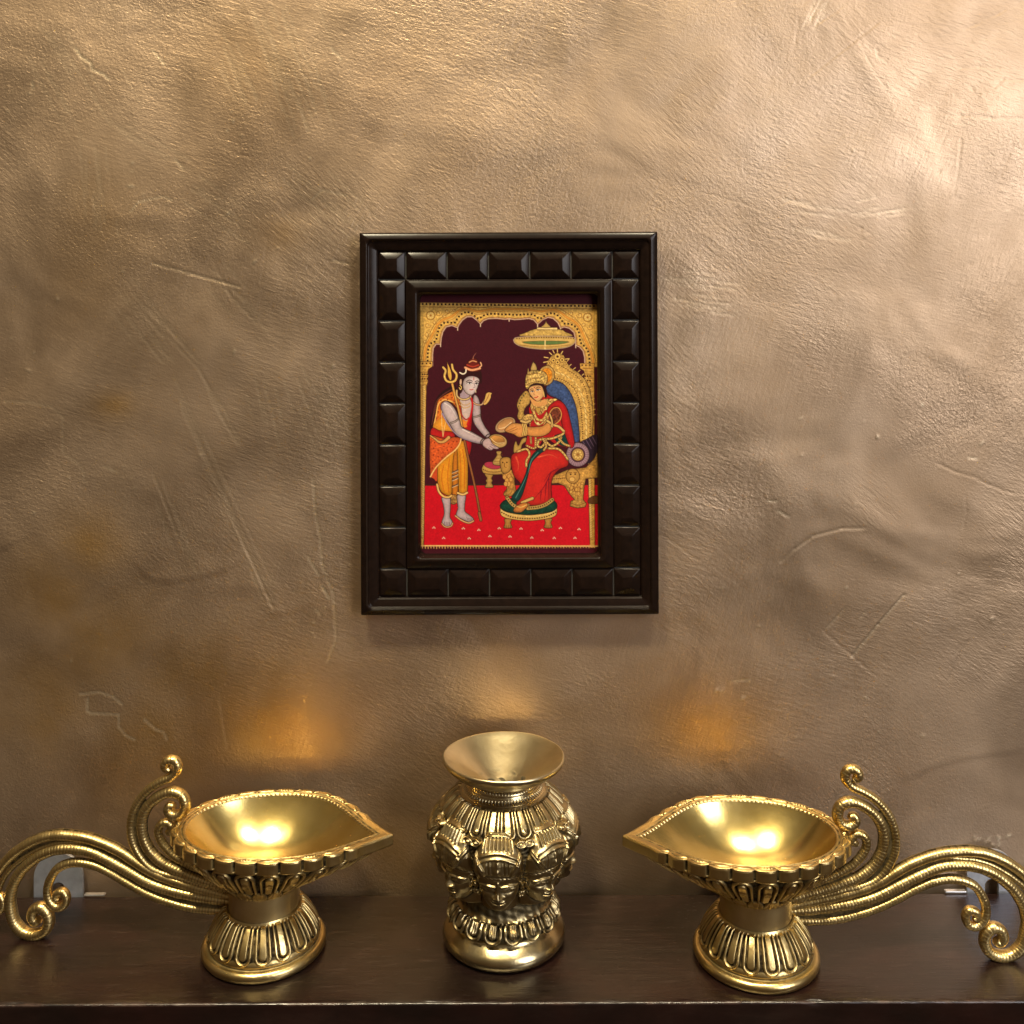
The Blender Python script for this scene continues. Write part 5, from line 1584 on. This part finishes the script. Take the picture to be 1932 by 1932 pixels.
def build_picture():
    root = empty('framed_picture', (fx(960), WALL_Y, fz(800)))
    tag(root, 'dark carved frame on the wall around a print of a standing and a seated figure', 'picture')
    ox, oy, oz = fx(960), WALL_Y, fz(800)

    def place(o):
        o.location = (-ox * .001, -oy * .001, -oz * .001)
        return o

    # painting, recessed
    lin, (x0, y0, x1, y1, W, Hh) = build_paint()
    PYY = FY + 8.0
    kp = (PYY - CAM_Y) / F
    px = (x0 + (np.arange(W) + 0.5) * (x1 - x0) / W) * 0.9003
    py = (y0 + (np.arange(Hh) + 0.5) * (y1 - y0) / Hh) * 0.9003
    X, Zg = np.meshgrid((px - 966) * kp, CAM_H - (py - HOR) * kp)
    V = np.stack([X, np.full_like(X, PYY), Zg], -1)
    col = np.concatenate([lin, np.ones(lin.shape[:2] + (1,))], -1)
    place(mesh_raw('print', V.reshape(-1, 3), grid_quads(Hh, W, False), M_PRINT, root, {'paint': col.reshape(-1, 4)}))

    # frame rectangles (mm, at the frame's front plane); lists are (x0, x1, z_top, z_bottom)
    def R(ax0, ay0, ax1, ay1):
        a, b = zp(ax0, ay0), zp(ax1, ay1)
        return fx(a[0]), fx(b[0]), fz(a[1]), fz(b[1])
    outer = R(28, 36, 1472, 1890)
    blk_o = R(116, 126, 1387, 1806)
    blk_i = R(250, 264, 1254, 1668)
    open_ = R(318, 337, 1180, 1604)

    def sweep(name, rects, mat, n_arc=10):
        """rects: list of (rect, depth_y, corner_radius); a mitred or rounded moulding"""
        rows = []
        for (rx0, rx1, rt, rb_), y, rad in rects:
            pts = []
            rad = max(rad, 0.01)
            for cx, cz, a0 in ((rx1 - rad, rt - rad, 0), (rx0 + rad, rt - rad, PI / 2), (rx0 + rad, rb_ + rad, PI), (rx1 - rad, rb_ + rad, 1.5 * PI)):
                for k in range(n_arc + 1):
                    a = a0 + PI / 2 * k / n_arc
                    pts.append((cx + rad * math.cos(a), y, cz + rad * math.sin(a)))
            # subdivide the straight runs
            rows.append(pts)
        A = np.array(rows).transpose(1, 0, 2)
        n, m = A.shape[:2]
        return place(mesh_raw(name, A.reshape(-1, 3), grid_quads(n, m, True), mat, root))

    def lerp(a, b, t):
        return tuple(u + (v - u) * t for u, v in zip(a, b))

    def inset(rc, d):
        return (rc[0] + d, rc[1] - d, rc[2] - d, rc[3] + d)

    # outer moulding: side, rounded shoulder, crest, fall to the block channel
    prof = [(inset(outer, 0.6), WALL_Y - 0.3, 0.3), (inset(outer, 0.1), FY + 6, 0.5), (outer, FY + 3.2, 0.6), (inset(outer, 0.25), FY + 2.3, 0.8)]
    for t in np.linspace(0, 1, 7):
        prof.append((inset(outer, 0.6 + 2.9 * t), FY + 2.0 - 1.4 * t ** 0.8, 0.9 + 1.2 * t))
    for t in np.linspace(0, 1, 8):
        a = t * PI / 2
        prof.append((inset(outer, 3.5 + 1.0 * math.sin(a)), FY + 0.6 + 0.9 * (1 - math.cos(a)), 2.2 + 0.5 * t))
    d_end = blk_o[0] - outer[0]
    for t in np.linspace(0.15, 1, 8):
        prof.append((lerp(inset(outer, 4.5), inset(blk_o, -0.35), t), FY + 1.5 + 1.6 * t ** 1.3, 2.6 * (1 - t) + 0.3))
    prof.append((inset(blk_o, -0.1), FY + 4.6, 0.3))
    prof.append((inset(blk_o, 0.5), FY + 4.7, 0.3))
    sweep('outer_moulding', prof, M_FRAME)
    # inner moulding
    prof = [(inset(blk_i, -0.5), FY + 4.7, 0.3), (inset(blk_i, 0.1), FY + 4.6, 0.3), (inset(blk_i, 0.3), FY + 3.2, 0.3)]
    for t in np.linspace(0, 1, 8):
        prof.append((inset(blk_i, 0.5 + 4.0 * t), FY + 3.2 - 1.9 * t ** 0.9, 0.5 + 0.8 * t))
    for t in np.linspace(0, 1, 9):
        a = t * PI / 2
        prof.append((lerp(inset(blk_i, 4.6), open_, 0.72 * math.sin(a)), FY + 1.3 + 1.6 * (1 - math.cos(a)), 1.4 + 0.6 * t))
    prof.append((lerp(inset(blk_i, 4.6), open_, 0.9), FY + 3.4, 2.2))
    prof.append((open_, FY + 4.4, 2.6))
    prof.append((inset(open_, 0.05), FY + 8.5, 2.6))
    sweep('inner_moulding', prof, M_FRAME)
    # channel floor under the blocks + back board
    bm = bmesh.new()
    bmesh.ops.create_cube(bm, size=1)
    for v in bm.verts:
        v.co = Vector((((outer[0] + outer[1]) / 2 + v.co.x * (outer[1] - outer[0] - 4)), FY + 10.0 + v.co.y * 1.2, (outer[2] + outer[3]) / 2 + v.co.z * (outer[2] - outer[3] - 4))) * .001
    me = bpy.data.meshes.new('backing_board')
    bm.to_mesh(me)
    bm.free()
    me.materials.append(M_BACK)
    place(link(bpy.data.objects.new('backing_board', me), root))
    prof = [(inset(blk_o, -0.6), FY + 4.75, 0.2), (inset(blk_i, -0.1), FY + 4.75, 0.2)]
    sweep('channel', prof, M_DUST)

    # raised carved blocks, each a bevelled truncated pyramid
    def block(rc):
        ax0, ax1, at, ab = rc
        g = 0.34
        ax0, ax1, at, ab = ax0 + g, ax1 - g, at - g, ab + g
        bev = 4.2
        j = lambda s=0.22: rng.normal(0, s)
        hgt = 2.4 + j(0.15)
        bm = bmesh.new()
        base0 = [(ax0, 4.8, ab), (ax1, 4.8, ab), (ax1, 4.8, at), (ax0, 4.8, at)]
        base1 = [(x + (0.15 if x < (ax0 + ax1) / 2 else -0.15), 4.0, z + (0.15 if z < (ab + at) / 2 else -0.15)) for x, _, z in base0]
        bx, bz = min(bev, (ax1 - ax0) * 0.36), min(bev, (at - ab) * 0.36)
        topq = [(ax0 + bx + j(), 4.8 - hgt + j(0.08), ab + bz + j()), (ax1 - bx + j(), 4.8 - hgt + j(0.08), ab + bz + j()),
                (ax1 - bx + j(), 4.8 - hgt + j(0.08), at - bz + j()), (ax0 + bx + j(), 4.8 - hgt + j(0.08), at - bz + j())]
        rings = [[bm.verts.new((x * .001, (FY + y) * .001, z * .001)) for x, y, z in q] for q in (base0, base1, topq)]
        for a, b in zip(rings[:-1], rings[1:]):
            for i in range(4):
                bm.faces.new((a[i], a[(i + 1) % 4], b[(i + 1) % 4], b[i]))
        bm.faces.new(rings[-1])
        bmesh.ops.recalc_face_normals(bm, faces=bm.faces)
        ed = [e for e in bm.edges if all(v in rings[2] for v in e.verts) or (any(v in rings[2] for v in e.verts) and any(v in rings[1] for v in e.verts))
              or all(v in rings[1] for v in e.verts)]
        bmesh.ops.bevel(bm, geom=ed, offset=0.00034, segments=3, affect='EDGES', profile=0.5)
        for f in bm.faces:
            f.smooth = True
        me = bpy.data.meshes.new('carved_block')
        bm.to_mesh(me)
        bm.free()
        me.materials.append(M_FRAME)
        try:
            me.set_sharp_from_angle(angle=math.radians(25))
        except Exception:
            pass
        place(link(bpy.data.objects.new('carved_block', me), root))
    xs = [blk_o[0], blk_i[0]] + [blk_i[0] + (blk_i[1] - blk_i[0]) * k / 5 for k in range(1, 5)] + [blk_i[1], blk_o[1]]
    zs = [blk_o[2], blk_i[2]] + [blk_i[2] + (blk_i[3] - blk_i[2]) * k / 7 for k in range(1, 7)] + [blk_i[3], blk_o[3]]
    for i in range(7):
        block((xs[i], xs[i + 1], zs[0], zs[1]))
        block((xs[i], xs[i + 1], zs[-2], zs[-1]))
    for k in range(1, 8):
        block((xs[0], xs[1], zs[k], zs[k + 1]))
        block((xs[-2], xs[-1], zs[k], zs[k + 1]))
    return root

build_picture()

# ------------------------------------------------------------------ camera
cam = bpy.data.cameras.new('camera')
cam.sensor_width = 36.0
cam.lens = 36.0 * F / 1932.0
cam.shift_y = -(966 - HOR) / 1932.0
cam.clip_start, cam.clip_end = 0.01, 30.0
co = bpy.data.objects.new('camera', cam)
co.location = (0, CAM_Y * .001, CAM_H * .001)
co.rotation_euler = (math.radians(90), 0, 0)
co.rotation_mode = 'XYZ'
from mathutils import Matrix, Quaternion
ROLL = math.radians(0.22)
co.rotation_euler = (Matrix.Rotation(ROLL, 3, 'Y') @ Matrix.Rotation(math.radians(90), 3, 'X')).to_euler()
link(co)
scene.camera = co

# ------------------------------------------------------------------ light: one soft source high on the right, two ceiling spots, dim warm room
def area(name, loc, aim, size, power, col, shape='DISK', size_y=None):
    l = bpy.data.lights.new(name, 'AREA')
    l.shape = shape
    l.size = size
    if size_y:
        l.size_y = size_y
    l.energy = power
    l.color = col
    o = bpy.data.objects.new(name, l)
    o.location = loc
    d = Vector(aim) - Vector(loc)
    o.rotation_euler = d.to_track_quat('-Z', 'Y').to_euler()
    return link(o)

area('window_light', (1.04, -1.22, 0.72), (0.0, 0.0, 0.25), 0.60, 18.5, (0.98, 0.97, 1.0), 'RECTANGLE', 1.0)





area('ceiling_light', (-0.34, -0.70, 1.56), (-0.1, 0.0, 0.1), 0.16, 29.0, (1.0, 0.86, 0.58))
area('ceiling_light', (0.32, -0.64, 1.56), (0.1, 0.0, 0.1), 0.16, 19.0, (1.0, 0.86, 0.60))

w = bpy.data.worlds.new('World')
scene.world = w
w.use_nodes = True
nt = w.node_tree
nt.nodes.clear()
out = nt.nodes.new('ShaderNodeOutputWorld')
bg = nt.nodes.new('ShaderNodeBackground')
tc = nt.nodes.new('ShaderNodeTexCoord')
sx = nt.nodes.new('ShaderNodeSeparateXYZ')
nt.links.new(tc.outputs['Generated'], sx.inputs[0])
mr = nt.nodes.new('ShaderNodeMapRange')
mr.inputs[1].default_value, mr.inputs[2].default_value = -1, 1
nt.links.new(sx.outputs[2], mr.inputs[0])
rp = nt.nodes.new('ShaderNodeValToRGB')
e = rp.color_ramp.elements
e[0].position, e[0].color = 0.34, (0.19, 0.108, 0.054, 1)
e[1].position, e[1].color = 0.85, (0.50, 0.40, 0.29, 1)
x = e.new(0.55)
x.color = (0.34, 0.222, 0.125, 1)
nt.links.new(mr.outputs[0], rp.inputs[0])
nt.links.new(rp.outputs[0], bg.inputs[0])
bg.inputs[1].default_value = 0.30
nt.links.new(bg.outputs[0], out.inputs[0])

# ------------------------------------------------------------------ render settings
scene.render.engine = 'CYCLES'
scene.cycles.use_denoising = True
scene.cycles.max_bounces = 8
scene.cycles.glossy_bounces = 5
scene.cycles.caustics_reflective = True
scene.cycles.blur_glossy = 0.0
scene.cycles.sample_clamp_indirect = 0.0
vs = scene.view_settings
vs.view_transform = 'Standard'
vs.look = 'None'
vs.exposure = 0.0
vs.gamma = 1.0
vs.use_curve_mapping = False
